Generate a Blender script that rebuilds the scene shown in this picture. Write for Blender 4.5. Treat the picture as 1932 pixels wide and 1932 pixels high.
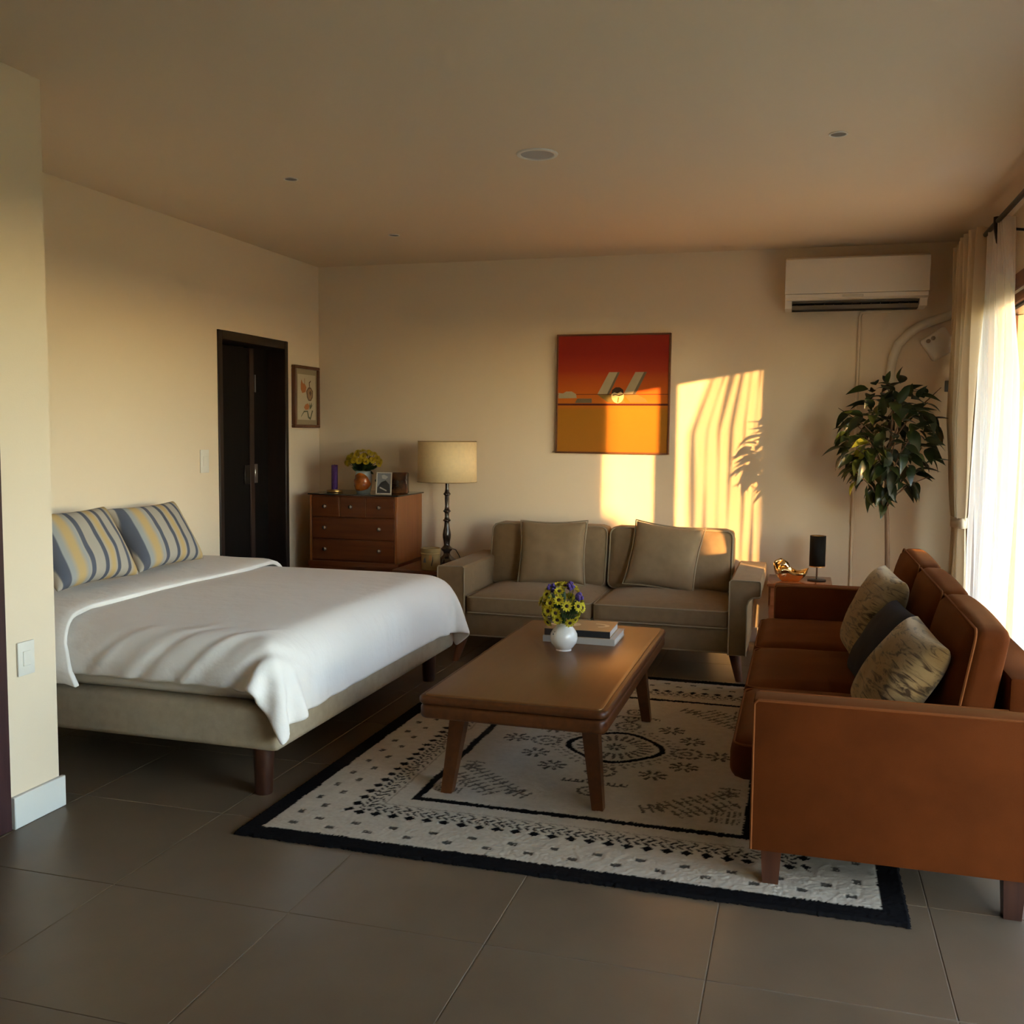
import bpy, bmesh, math, random
import numpy as np
from mathutils import Vector, Matrix

random.seed(7)
rng = np.random.default_rng(7)
scene = bpy.context.scene
COL = scene.collection
for o in list(bpy.data.objects):
    bpy.data.objects.remove(o, do_unlink=True)

# ------------------------------------------------------------------ camera
YAW, PITCH, ROLL = 0.2837, -0.0806, 0.00993
fw = Vector((-math.sin(YAW)*math.cos(PITCH), math.cos(YAW)*math.cos(PITCH), math.sin(PITCH)))
rt = fw.cross(Vector((0, 0, 1))).normalized()
up = rt.cross(fw)
r2 = rt*math.cos(ROLL) + up*math.sin(ROLL)
u2 = -rt*math.sin(ROLL) + up*math.cos(ROLL)
cam_d = bpy.data.cameras.new('camera')
cam = bpy.data.objects.new('camera', cam_d)
COL.objects.link(cam)
mw = Matrix.Identity(4)
for i in range(3):
    mw[i][0] = r2[i]; mw[i][1] = u2[i]; mw[i][2] = -fw[i]
mw.translation = Vector((3.527, -6.841, 1.404))
cam.matrix_world = mw
cam_d.sensor_width = 36.0
cam_d.lens = 1868.4/1932*36.0
cam_d.clip_start = 0.05
cam_d.clip_end = 300
scene.camera = cam

# ------------------------------------------------------------------ world and sun
SUN_DIR = Vector((-1.0, 1.0, -0.1785)).normalized()      # the way the light travels
world = bpy.data.worlds.new('world')
scene.world = world
world.use_nodes = True
wn = world.node_tree
bg = wn.nodes['Background']
sky = wn.nodes.new('ShaderNodeTexSky')
sky.sky_type = 'NISHITA'
sky.sun_disc = False
sky.sun_elevation = math.radians(20)
sky.sun_rotation = math.radians(135)
sky.air_density = 1.0
sky.dust_density = 0.2
sky.ozone_density = 1.0
wn.links.new(sky.outputs[0], bg.inputs[0])
bg.inputs[1].default_value = 3.4

sun_d = bpy.data.lights.new('sun', 'SUN')
sun_d.energy = 30.0
sun_d.color = (1.0, 0.53, 0.175)
sun_d.angle = math.radians(0.6)
sun = bpy.data.objects.new('sun', sun_d)
COL.objects.link(sun)
sun.rotation_euler = SUN_DIR.to_track_quat('-Z', 'Y').to_euler()
sun.location = (14, -10, 4)

vs = scene.view_settings
vs.view_transform = 'Standard'
vs.look = 'None'
vs.gamma = 1.0
vs.use_curve_mapping = False
vs.exposure = -0.43
scene.cycles.use_denoising = True
scene.cycles.max_bounces = 8
scene.cycles.diffuse_bounces = 6
scene.cycles.glossy_bounces = 3
scene.cycles.transmission_bounces = 4
scene.cycles.transparent_max_bounces = 12
scene.cycles.use_adaptive_sampling = True
scene.cycles.adaptive_threshold = 0.15
scene.cycles.adaptive_min_samples = 16
scene.cycles.sample_clamp_indirect = 6.0
scene.cycles.caustics_reflective = False
scene.cycles.caustics_refractive = False

H = 2.62          # ceiling height
XW = 4.60         # window wall

# ------------------------------------------------------------------ materials
MATS = {}
def new_mat(name):
    m = bpy.data.materials.new(name); m.use_nodes = True
    return m, m.node_tree.nodes, m.node_tree.links, m.node_tree.nodes['Principled BSDF']

def mat(name, col, rough=0.6, metal=0.0, spec=0.5, var=0.0, vscale=8.0, bump=0.0, bscale=60.0,
        sheen=0.0, coat=0.0, col2=None, stretch=(1, 1, 1), sheen_tint=None, coat_rough=0.1):
    if name in MATS: return MATS[name]
    m, N, L, b = new_mat(name)
    b.inputs['Base Color'].default_value = (*col, 1)
    b.inputs['Roughness'].default_value = rough
    b.inputs['Metallic'].default_value = metal
    b.inputs['Specular IOR Level'].default_value = spec
    if sheen:
        b.inputs['Sheen Weight'].default_value = sheen
        b.inputs['Sheen Roughness'].default_value = 0.45
        if sheen_tint: b.inputs['Sheen Tint'].default_value = (*sheen_tint, 1)
    if coat:
        b.inputs['Coat Weight'].default_value = coat
        b.inputs['Coat Roughness'].default_value = coat_rough
    tc = N.new('ShaderNodeTexCoord')
    mp = N.new('ShaderNodeMapping'); mp.inputs['Scale'].default_value = stretch
    L.new(tc.outputs['Object'], mp.inputs['Vector'])
    if var or col2:
        n = N.new('ShaderNodeTexNoise'); n.inputs['Scale'].default_value = vscale
        n.inputs['Detail'].default_value = 5
        L.new(mp.outputs[0], n.inputs['Vector'])
        mx = N.new('ShaderNodeMix'); mx.data_type = 'RGBA'
        c2 = col2 or tuple(max(0, c*(1-var)) for c in col)
        mx.inputs['A'].default_value = (*col, 1); mx.inputs['B'].default_value = (*c2, 1)
        rp = N.new('ShaderNodeMapRange'); rp.inputs[1].default_value = 0.35; rp.inputs[2].default_value = 0.68
        L.new(n.outputs['Fac'], rp.inputs[0]); L.new(rp.outputs[0], mx.inputs['Factor'])
        L.new(mx.outputs['Result'], b.inputs['Base Color'])
    if bump:
        n2 = N.new('ShaderNodeTexNoise'); n2.inputs['Scale'].default_value = bscale
        n2.inputs['Detail'].default_value = 4
        L.new(mp.outputs[0], n2.inputs['Vector'])
        bp = N.new('ShaderNodeBump'); bp.inputs['Strength'].default_value = bump
        bp.inputs['Distance'].default_value = 0.01
        L.new(n2.outputs['Fac'], bp.inputs['Height']); L.new(bp.outputs[0], b.inputs['Normal'])
    MATS[name] = m
    return m

def wood(name, c1, c2, rough=0.35, axis='Y', coat=0.0, scale=1.0, spec=0.5, coat_rough=0.1):
    m, N, L, b = new_mat(name)
    b.inputs['Roughness'].default_value = rough
    b.inputs['Specular IOR Level'].default_value = spec
    if coat:
        b.inputs['Coat Weight'].default_value = coat
        b.inputs['Coat Roughness'].default_value = coat_rough
    tc = N.new('ShaderNodeTexCoord'); mp = N.new('ShaderNodeMapping')
    s = {'X': (1.2, 14, 14), 'Y': (14, 1.2, 14), 'Z': (14, 14, 1.2)}[axis]
    mp.inputs['Scale'].default_value = tuple(v*scale for v in s)
    L.new(tc.outputs['Object'], mp.inputs['Vector'])
    n = N.new('ShaderNodeTexNoise'); n.inputs['Scale'].default_value = 2.2
    n.inputs['Detail'].default_value = 8; n.inputs['Distortion'].default_value = 0.6
    L.new(mp.outputs[0], n.inputs['Vector'])
    rp = N.new('ShaderNodeValToRGB')
    rp.color_ramp.elements[0].position = 0.32; rp.color_ramp.elements[0].color = (*c1, 1)
    rp.color_ramp.elements[1].position = 0.7; rp.color_ramp.elements[1].color = (*c2, 1)
    L.new(n.outputs['Fac'], rp.inputs[0]); L.new(rp.outputs[0], b.inputs['Base Color'])
    bp = N.new('ShaderNodeBump'); bp.inputs['Strength'].default_value = 0.06; bp.inputs['Distance'].default_value = 0.004
    L.new(n.outputs['Fac'], bp.inputs['Height']); L.new(bp.outputs[0], b.inputs['Normal'])
    MATS[name] = m
    return m

def ramp_mat(name, stops, axis='X', rough=0.8, interp='LINEAR', bump=0.15, bscale=300, jitter=0.0, sheen=0.0):
    """colour bands along one axis of the object's own bounding box"""
    m, N, L, b = new_mat(name)
    b.inputs['Roughness'].default_value = rough
    b.inputs['Specular IOR Level'].default_value = 0.2
    b.inputs['Sheen Weight'].default_value = sheen
    tc = N.new('ShaderNodeTexCoord'); sp = N.new('ShaderNodeSeparateXYZ')
    L.new(tc.outputs['Generated'], sp.inputs[0])
    rp = N.new('ShaderNodeValToRGB'); rp.color_ramp.interpolation = interp
    cr = rp.color_ramp
    cr.elements[0].position = stops[0][0]; cr.elements[0].color = (*stops[0][1], 1)
    cr.elements[1].position = stops[-1][0]; cr.elements[1].color = (*stops[-1][1], 1)
    for pz, c in stops[1:-1]:
        e = cr.elements.new(pz); e.color = (*c, 1)
    L.new(sp.outputs[axis], rp.inputs[0])
    L.new(rp.outputs[0], b.inputs['Base Color'])
    n2 = N.new('ShaderNodeTexNoise'); n2.inputs['Scale'].default_value = bscale
    L.new(tc.outputs['Object'], n2.inputs['Vector'])
    bp = N.new('ShaderNodeBump'); bp.inputs['Strength'].default_value = bump; bp.inputs['Distance'].default_value = 0.004
    L.new(n2.outputs['Fac'], bp.inputs['Height']); L.new(bp.outputs[0], b.inputs['Normal'])
    MATS[name] = m
    return m

def sheer_mat(name, col, through):
    """thin cloth: part of the light passes straight through the weave, the rest is scattered"""
    m = bpy.data.materials.new(name); m.use_nodes = True
    N, L = m.node_tree.nodes, m.node_tree.links
    N.remove(N['Principled BSDF'])
    out = N['Material Output']
    d = N.new('ShaderNodeBsdfDiffuse'); d.inputs[0].default_value = (*col, 1)
    t = N.new('ShaderNodeBsdfTranslucent'); t.inputs[0].default_value = (*col, 1)
    tr = N.new('ShaderNodeBsdfTransparent'); tr.inputs[0].default_value = (1, 1, 1, 1)
    a = N.new('ShaderNodeMixShader'); a.inputs[0].default_value = 0.5
    L.new(d.outputs[0], a.inputs[1]); L.new(t.outputs[0], a.inputs[2])
    c = N.new('ShaderNodeMixShader'); c.inputs[0].default_value = through
    if through > 0:
        # a slanting ray meets more thread: open area = through ** (1 / cos)
        ge = N.new('ShaderNodeNewGeometry')
        dt = N.new('ShaderNodeVectorMath'); dt.operation = 'DOT_PRODUCT'
        L.new(ge.outputs['Incoming'], dt.inputs[0]); L.new(ge.outputs['Normal'], dt.inputs[1])
        ab = N.new('ShaderNodeMath'); ab.operation = 'ABSOLUTE'; L.new(dt.outputs['Value'], ab.inputs[0])
        mx = N.new('ShaderNodeMath'); mx.operation = 'MAXIMUM'; mx.inputs[1].default_value = 0.08; L.new(ab.outputs[0], mx.inputs[0])
        dv_ = N.new('ShaderNodeMath'); dv_.operation = 'DIVIDE'; dv_.inputs[0].default_value = 1.0; L.new(mx.outputs[0], dv_.inputs[1])
        pw_ = N.new('ShaderNodeMath'); pw_.operation = 'POWER'; pw_.inputs[0].default_value = through; L.new(dv_.outputs[0], pw_.inputs[1])
        L.new(pw_.outputs[0], c.inputs[0])
    L.new(a.outputs[0], c.inputs[1]); L.new(tr.outputs[0], c.inputs[2])
    L.new(c.outputs[0], out.inputs[0])
    MATS[name] = m
    return m

def glass_mat(name):
    m = bpy.data.materials.new(name); m.use_nodes = True
    N, L = m.node_tree.nodes, m.node_tree.links
    N.remove(N['Principled BSDF'])
    g = N.new('ShaderNodeBsdfGlossy'); g.inputs['Roughness'].default_value = 0.02
    tr = N.new('ShaderNodeBsdfTransparent'); tr.inputs[0].default_value = (0.96, 0.97, 0.96, 1)
    # Schlick reflectance, the same from either side of the pane
    ge = N.new('ShaderNodeNewGeometry'); dt = N.new('ShaderNodeVectorMath'); dt.operation = 'DOT_PRODUCT'
    L.new(ge.outputs['Incoming'], dt.inputs[0]); L.new(ge.outputs['Normal'], dt.inputs[1])
    ab = N.new('ShaderNodeMath'); ab.operation = 'ABSOLUTE'; L.new(dt.outputs['Value'], ab.inputs[0])
    om = N.new('ShaderNodeMath'); om.operation = 'SUBTRACT'; om.inputs[0].default_value = 1.0; L.new(ab.outputs[0], om.inputs[1])
    p5 = N.new('ShaderNodeMath'); p5.operation = 'POWER'; p5.inputs[1].default_value = 5.0; L.new(om.outputs[0], p5.inputs[0])
    fr = N.new('ShaderNodeMath'); fr.operation = 'MULTIPLY_ADD'; fr.inputs[1].default_value = 0.95; fr.inputs[2].default_value = 0.025
    L.new(p5.outputs[0], fr.inputs[0])
    c = N.new('ShaderNodeMixShader')
    L.new(fr.outputs[0], c.inputs[0]); L.new(tr.outputs[0], c.inputs[1]); L.new(g.outputs[0], c.inputs[2])
    L.new(c.outputs[0], N['Material Output'].inputs[0])
    MATS[name] = m
    return m

WALL = mat('painted plaster', (0.80, 0.665, 0.495), rough=0.75, spec=0.25, bump=0.05, bscale=180)
CEIL = mat('ceiling paint', (0.77, 0.635, 0.47), rough=0.85, spec=0.15, bump=0.03, bscale=140)
BASEB = mat('baseboard paint', (0.78, 0.75, 0.68), rough=0.45)
GROUT = mat('grout', (0.215, 0.165, 0.115), rough=0.9)
TILE = mat('porcelain tile', (0.155, 0.108, 0.064), rough=0.34, spec=0.45, var=0.14, vscale=5, bump=0.02, bscale=240)
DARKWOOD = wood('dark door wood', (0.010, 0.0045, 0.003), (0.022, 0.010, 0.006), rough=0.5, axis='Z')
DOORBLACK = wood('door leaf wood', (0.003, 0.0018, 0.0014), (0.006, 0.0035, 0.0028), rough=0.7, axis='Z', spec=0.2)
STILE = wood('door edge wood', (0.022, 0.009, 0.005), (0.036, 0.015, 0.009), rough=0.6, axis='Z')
WINWOOD = wood('window wood', (0.14, 0.045, 0.02), (0.24, 0.09, 0.04), rough=0.4, axis='Y')
WHITEPL = mat('white plastic', (0.78, 0.74, 0.66), rough=0.35)
STEEL = mat('steel', (0.55, 0.53, 0.50), rough=0.28, metal=1.0)
BLACKMET = mat('black iron', (0.012, 0.009, 0.009), rough=0.4, metal=0.6)
ALU = mat('aluminium', (0.6, 0.58, 0.55), rough=0.35, metal=1.0)
RUBBER = mat('black seal', (0.01, 0.01, 0.01), rough=0.6)
GLASS = glass_mat('window glass')

# ------------------------------------------------------------------ mesh helpers
class B:
    def __init__(s): s.bm = bmesh.new()
    def rbox(s, x0, x1, y0, y1, z0, z1, r=0.0, seg=2):
        g = bmesh.ops.create_cube(s.bm, size=1.0)
        vs_ = g['verts']
        for v in vs_:
            v.co = Vector((x0 + (v.co.x+.5)*(x1-x0), y0 + (v.co.y+.5)*(y1-y0), z0 + (v.co.z+.5)*(z1-z0)))
        if r > 0:
            es = list({e for v in vs_ for e in v.link_edges})
            bmesh.ops.bevel(s.bm, geom=es, offset=r, segments=seg, profile=0.5, affect='EDGES')
        return s
    def poly(s, pts, axis, a, b, r=0.0, seg=2):
        """extrude a 2D outline along an axis; pts are the two other coordinates in x,y,z order"""
        def P(p, t):
            if axis == 'X': return (t, p[0], p[1])
            if axis == 'Y': return (p[0], t, p[1])
            return (p[0], p[1], t)
        v0 = [s.bm.verts.new(P(p, a)) for p in pts]; v1 = [s.bm.verts.new(P(p, b)) for p in pts]
        n = len(pts); fs = []
        fs.append(s.bm.faces.new(v0)); fs.append(s.bm.faces.new(v1[::-1]))
        for i in range(n):
            fs.append(s.bm.faces.new((v0[i], v1[i], v1[(i+1) % n], v0[(i+1) % n])))
        bmesh.ops.recalc_face_normals(s.bm, faces=fs)
        if r > 0:
            es = list({e for f in fs[:2] for e in f.edges})
            bmesh.ops.bevel(s.bm, geom=es, offset=r, segments=seg, profile=0.5, affect='EDGES')
        return s
    def taper(s, p0, p1, a0, a1, n=4, rot=math.pi/4, cap=True):
        """straight tapered leg; n sides"""
        p0 = Vector(p0); p1 = Vector(p1); rings = []
        for p, a in ((p0, a0), (p1, a1)):
            rings.append([s.bm.verts.new((p.x + a*math.cos(rot+2*math.pi*i/n), p.y + a*math.sin(rot+2*math.pi*i/n), p.z)) for i in range(n)])
        fs = [s.bm.faces.new((rings[0][i], rings[0][(i+1) % n], rings[1][(i+1) % n], rings[1][i])) for i in range(n)]
        fs.append(s.bm.faces.new(rings[0][::-1])); fs.append(s.bm.faces.new(rings[1]))
        bmesh.ops.recalc_face_normals(s.bm, faces=fs)
        return s
    def tube(s, pts, r, n=8, closed=False):
        pts = [Vector(p) for p in pts]; m = len(pts); rings = []
        prev = None
        for i, p in enumerate(pts):
            if closed: t = pts[(i+1) % m] - pts[i-1]
            else: t = pts[min(i+1, m-1)] - pts[max(i-1, 0)]
            t.normalize()
            if prev is None:
                a = Vector((0, 0, 1)) if abs(t.z) < 0.9 else Vector((1, 0, 0))
                u = t.cross(a).normalized()
            else:
                u = (prev - t*prev.dot(t)).normalized()
            prev = u; w = t.cross(u)
            rr = r[i] if isinstance(r, (list, tuple)) else r
            rings.append([s.bm.verts.new(p + u*rr*math.cos(2*math.pi*k/n) + w*rr*math.sin(2*math.pi*k/n)) for k in range(n)])
        fs = []
        for i in range(m if closed else m-1):
            A, C = rings[i], rings[(i+1) % m]
            for k in range(n):
                fs.append(s.bm.faces.new((A[k], A[(k+1) % n], C[(k+1) % n], C[k])))
        if not closed:
            fs.append(s.bm.faces.new(rings[0][::-1])); fs.append(s.bm.faces.new(rings[-1]))
        bmesh.ops.recalc_face_normals(s.bm, faces=fs)
        return s
    def lathe(s, prof, cx=0, cy=0, n=28, cap=True):
        rings = [[s.bm.verts.new((cx + r*math.cos(2*math.pi*k/n), cy + r*math.sin(2*math.pi*k/n), z)) for k in range(n)] for r, z in prof]
        fs = []
        for i in range(len(rings)-1):
            A, C = rings[i], rings[i+1]
            for k in range(n):
                fs.append(s.bm.faces.new((A[k], A[(k+1) % n], C[(k+1) % n], C[k])))
        if cap:
            fs.append(s.bm.faces.new(rings[0][::-1])); fs.append(s.bm.faces.new(rings[-1]))
        bmesh.ops.recalc_face_normals(s.bm, faces=fs)
        return s
    def grid(s, P, closed_u=False):
        """P[i][j] grid of points"""
        V = [[s.bm.verts.new(p) for p in row] for row in P]
        nu, nv = len(V), len(V[0])
        for i in range(nu if closed_u else nu-1):
            for j in range(nv-1):
                s.bm.faces.new((V[i][j], V[(i+1) % nu][j], V[(i+1) % nu][j+1], V[i][j+1]))
        return s
    def sphere(s, c, r, u=12, v=8, sc=(1, 1, 1)):
        g = bmesh.ops.create_uvsphere(s.bm, u_segments=u, v_segments=v, radius=r)
        for w in g['verts']:
            w.co = Vector((w.co.x*sc[0], w.co.y*sc[1], w.co.z*sc[2])) + Vector(c)
        return s
    def build(s, name, m, parent=None, world=True, smooth=True, angle=38):
        me = bpy.data.meshes.new(name)
        if parent is not None and world:
            bmesh.ops.translate(s.bm, verts=s.bm.verts, vec=-Vector(WORLD_LOC[parent.name]))
        s.bm.normal_update()
        s.bm.to_mesh(me); s.bm.free()
        if smooth:
            me.shade_smooth()
            me.set_sharp_from_angle(angle=math.radians(angle))
        me.materials.append(m)
        o = bpy.data.objects.new(name, me); COL.objects.link(o)
        if parent is not None:
            o.parent = parent
            WORLD_LOC[o.name] = WORLD_LOC[parent.name]
        else:
            WORLD_LOC[o.name] = (0, 0, 0)
        return o

WORLD_LOC = {}
def thing(name, label, cat, loc=(0, 0, 0), rot=None, group=None):
    o = bpy.data.objects.new(name, None); COL.objects.link(o)
    o.empty_display_size = 0.1
    o.location = loc
    if rot is not None: o.rotation_euler = rot
    o['label'] = label; o['category'] = cat
    if group: o['group'] = group
    WORLD_LOC[o.name] = tuple(loc)
    return o
def tag(o, label, cat, group=None):
    o['label'] = label; o['category'] = cat
    if group: o['group'] = group
    return o
def struct(o, label=None, cat=None):
    o['kind'] = 'structure'
    if label: o['label'] = label
    if cat: o['category'] = cat
    return o
def mesh_obj(name, verts, faces, m, parent=None, loc=None, smooth=True):
    me = bpy.data.meshes.new(name)
    me.from_pydata([tuple(v) for v in verts], [], faces)
    if smooth: me.shade_smooth()
    me.materials.append(m)
    o = bpy.data.objects.new(name, me); COL.objects.link(o)
    if parent is not None: o.parent = parent
    if loc is not None: o.location = loc
    WORLD_LOC[o.name] = WORLD_LOC[parent.name] if parent is not None else (0, 0, 0)
    return o
def subsurf(o, lv=1):
    md = o.modifiers.new('smooth', 'SUBSURF'); md.levels = lv; md.render_levels = lv
    return o

def rrect(x0, x1, y0, y1, r, n=5):
    pts = []
    for cx, cy, a in ((x1-r, y1-r, 0), (x0+r, y1-r, 90), (x0+r, y0+r, 180), (x1-r, y0+r, 270)):
        for k in range(n+1):
            t = math.radians(a + 90*k/n)
            pts.append((cx + r*math.cos(t), cy + r*math.sin(t)))
    return pts

def smooth_noise(x, y, seed=0):
    r = random.Random(seed); v = 0
    for k in range(5):
        a, b, c = r.uniform(-1, 1), r.uniform(-1, 1), r.uniform(0, 6.28)
        v = v + np.sin((a*x + b*y)*(1.2+k*0.9) + c)/(1+k*0.6)
    return v/2.6

# ================================================================== SETTING
# floor: grout bed with one object per tile
fl = struct(B().rbox(-0.2, 4.85, -8.6, 0.2, -0.12, -0.0018).build('floor', GROUT, smooth=False))
def tile_mesh(w, d):
    b = B(); b.rbox(-w/2, w/2, -d/2, d/2, -0.02, 0.0, 0.0012, 1)
    me = bpy.data.meshes.new('tile'); b.bm.to_mesh(me); b.bm.free(); me.materials.append(TILE)
    return me
T0 = 0.6; GX = 2.1324; GY = -4.3476; gap = 0.0035
cache = {}
ix0, ix1 = math.floor((0-GX)/T0), math.ceil((XW-GX)/T0)
iy0, iy1 = math.floor((-8.5-GY)/T0), math.ceil((0-GY)/T0)
for i in range(ix0, ix1):
    for j in range(iy0, iy1):
        xa, xb = max(0.0, GX+i*T0+gap/2), min(XW, GX+(i+1)*T0-gap/2)
        ya, yb = max(-8.5, GY+j*T0+gap/2), min(0.0, GY+(j+1)*T0-gap/2)
        if xb-xa < 0.01 or yb-ya < 0.01: continue
        key = (round(xb-xa, 3), round(yb-ya, 3))
        if key not in cache: cache[key] = tile_mesh(*key)
        t = bpy.data.objects.new('tile', cache[key]); COL.objects.link(t)
        t.parent = fl; t.location = ((xa+xb)/2, (ya+yb)/2, 0)

struct(B().rbox(-0.2, 4.85, -8.6, 0.2, H, H+0.2).build('ceiling', CEIL, smooth=False))
struct(B().rbox(-1.6, 4.85, 0.0, 0.2, 0, H).build('wall_back', WALL, smooth=False))
# left wall with the door opening
DY0, DY1, DZ = -1.363, -0.488, 2.026
b = B()
b.rbox(-0.2, 0, -3.865, DY0, 0, H); b.rbox(-0.2, 0, DY1, 0.0, 0, H); b.rbox(-0.2, 0, DY0, DY1, DZ, H)
struct(b.build('wall_left', WALL, smooth=False))
# box of the next room that stands forward of the bed, with its own door
b = B()
b.rbox(-0.2, 0.916, -4.104, -3.865, 0, H); b.rbox(0.72, 0.916, -8.5, -5.02, 0, H); b.rbox(0.72, 0.916, -5.02, -4.104, 2.03, H)
struct(b.build('wall_near_left', WALL, smooth=False))
struct(B().rbox(-0.2, 4.85, -8.6, -8.5, 0, H).build('wall_rear', WALL, smooth=False))
# window wall: a wide opening for the sliding door
WY0, WY1, WZ = -6.0, -0.62, 2.10
b = B()
b.rbox(XW, 4.85, -8.5, WY0, 0, H); b.rbox(XW, 4.85, WY1, 0.0, 0, H); b.rbox(XW, 4.85, WY0, WY1, 2.27, H)
struct(b.build('wall_right', WALL, smooth=False))

BBH = 0.10
struct(B().rbox(0.0, XW, -0.014, 0.0, 0, BBH, 0.003, 1).build('baseboard_back', BASEB))
struct(B().rbox(0.0, 0.014, -3.865, DY0-0.07, 0, BBH, 0.003, 1).build('baseboard_left', BASEB))
struct(B().rbox(0.916, 0.934, -4.10, -3.85, 0, 0.115, 0.003, 1).build('baseboard_near_left', BASEB))

# the dark passage behind the door and the shell of the next room
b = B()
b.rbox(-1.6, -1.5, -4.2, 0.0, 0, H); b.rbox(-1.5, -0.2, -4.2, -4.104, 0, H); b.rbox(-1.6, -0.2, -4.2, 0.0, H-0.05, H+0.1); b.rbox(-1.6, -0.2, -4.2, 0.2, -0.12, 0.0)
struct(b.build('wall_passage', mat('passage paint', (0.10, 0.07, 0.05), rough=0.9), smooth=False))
struct(B().rbox(-0.3, -0.2, -8.6, -4.104, 0, H).build('wall_next_room', WALL, smooth=False))
# --- door in the left wall
d1 = thing('door_1', 'dark brown wooden door standing ajar in the wall behind the bed', 'door', (0, DY0, 0)); d1['kind'] = 'structure'
fw_ = 0.045
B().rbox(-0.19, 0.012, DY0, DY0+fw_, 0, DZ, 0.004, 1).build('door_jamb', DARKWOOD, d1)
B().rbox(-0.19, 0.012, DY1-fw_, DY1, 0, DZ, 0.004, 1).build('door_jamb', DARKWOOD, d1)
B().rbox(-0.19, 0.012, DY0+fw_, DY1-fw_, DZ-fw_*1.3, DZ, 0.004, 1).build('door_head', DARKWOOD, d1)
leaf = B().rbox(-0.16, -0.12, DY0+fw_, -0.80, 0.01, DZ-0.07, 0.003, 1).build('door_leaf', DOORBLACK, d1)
B().rbox(-0.122, -0.112, -0.80, -0.745, 0.01, DZ-0.07, 0.002, 1).build('door_stile', STILE, leaf)
B().rbox(-0.119, -0.109, -0.875, -0.81, 1.03, 1.16, 0.002, 1).build('lock_plate', mat('dark bronze', (0.06, 0.05, 0.045), rough=0.4, metal=0.8), leaf)
B().rbox(-0.113, -0.103, -0.752, -0.72, 1.035, 1.165, 0.002, 1).build('strike_plate', STEEL, leaf)
B().rbox(-0.115, -0.105, -0.742, -0.728, 1.66, 1.78, 0.002, 1).build('hinge', mat('dull steel', (0.2, 0.2, 0.2), rough=0.4, metal=0.8), leaf)
B().rbox(-0.16, -0.13, -0.80, DY1-fw_, 0.01, DZ-0.06, 0.003, 1).build('side_panel', DOORBLACK, d1)  # black sheet painted in for the dark opening beside the leaf
# --- door of the near room, only its frame shows
d2 = thing('door_2', 'dark red-brown door frame at the left edge of the photo', 'door', (0.9, -5.02, 0)); d2['kind'] = 'structure'
NEARD = wood('red door wood', (0.03, 0.009, 0.010), (0.06, 0.02, 0.02), rough=0.5, axis='Z')
B().rbox(0.73, 0.926, -4.165, -4.104, 0, 2.03, 0.004, 1).build('door_jamb', NEARD, d2)
B().rbox(0.73, 0.926, -5.02, -4.96, 0, 2.03, 0.004, 1).build('door_jamb', NEARD, d2)
B().rbox(0.73, 0.926, -4.96, -4.165, 1.97, 2.03, 0.004, 1).build('door_head', NEARD, d2)
B().rbox(0.80, 0.84, -4.96, -4.165, 0.01, 1.97, 0.003, 1).build('door_leaf', NEARD, d2)

# --- sliding window
w1 = thing('window_1', 'wood framed sliding glass door behind the curtains', 'window', (XW, -3.3, 0)); w1['kind'] = 'structure'
B().rbox(XW-0.012, XW+0.13, WY0-0.05, WY1+0.05, 2.185, 2.27, 0.004, 1).build('wood_header', WINWOOD, w1)
B().rbox(XW-0.004, XW+0.13, WY0, WY1, 2.165, 2.185, 0.002, 1).build('white_track', WHITEPL, w1)
B().rbox(XW-0.008, XW+0.13, WY0, WY1, 2.115, 2.165, 0.003, 1).build('wood_rail', WINWOOD, w1)
B().rbox(XW+0.01, XW+0.12, WY0, WY1, 2.107, 2.115).build('seal', RUBBER, w1)
B().rbox(XW+0.015, XW+0.115, WY0, WY1, 2.092, 2.107, 0.002, 1).build('metal_channel', ALU, w1)
B().rbox(XW-0.01, XW+0.03, WY1-0.01, WY1+0.055, 0, 2.185, 0.003, 1).build('wood_jamb', WINWOOD, w1)
B().rbox(XW-0.01, XW+0.14, WY0-0.045, WY0+0.02, 0, 2.185, 0.003, 1).build('wood_jamb', WINWOOD, w1)
B().rbox(XW+0.0, XW+0.14, WY0, WY1, -0.005, 0.03, 0.003, 1).build('sill_track', ALU, w1)
for k, (ya, yb, xo) in enumerate(((-2.09, WY1, 0.05), (-4.05, -2.0, 0.09), (WY0+0.02, -3.96, 0.05))):
    sash = B()
    sash.rbox(XW+xo-0.018, XW+xo+0.018, ya, ya+0.085, 0.03, 2.092, 0.003, 1)
    sash.rbox(XW+xo-0.018, XW+xo+0.018, yb-0.085 if k else yb-0.03, yb, 0.03, 2.092, 0.003, 1)
    sash.rbox(XW+xo-0.018, XW+xo+0.018, ya+0.085, yb-0.03, 0.03, 0.12, 0.003, 1)
    sh = sash.build('sash', WINWOOD, w1)
    B().rbox(XW+xo-0.003, XW+xo+0.003, ya+0.08, yb-0.03, 0.11, 2.095).build('pane', GLASS, sh)

# ================================================================== OUTSIDE
GRASS = mat('lawn', (0.14, 0.17, 0.04), rough=0.9, var=0.4, vscale=3)
HEDGE = None
struct(B().rbox(4.85, 60, -60, 60, -0.3, -0.13).build('ground', GRASS, smooth=False), 'green lawn outside the window', 'lawn')
struct(B().rbox(4.85, 6.6, -8.6, 0.2, -0.13, -0.03).build('terrace', mat('terrace stone', (0.45, 0.40, 0.33), rough=0.8, var=0.2), smooth=False), 'pale stone terrace outside the window', 'terrace')
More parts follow.
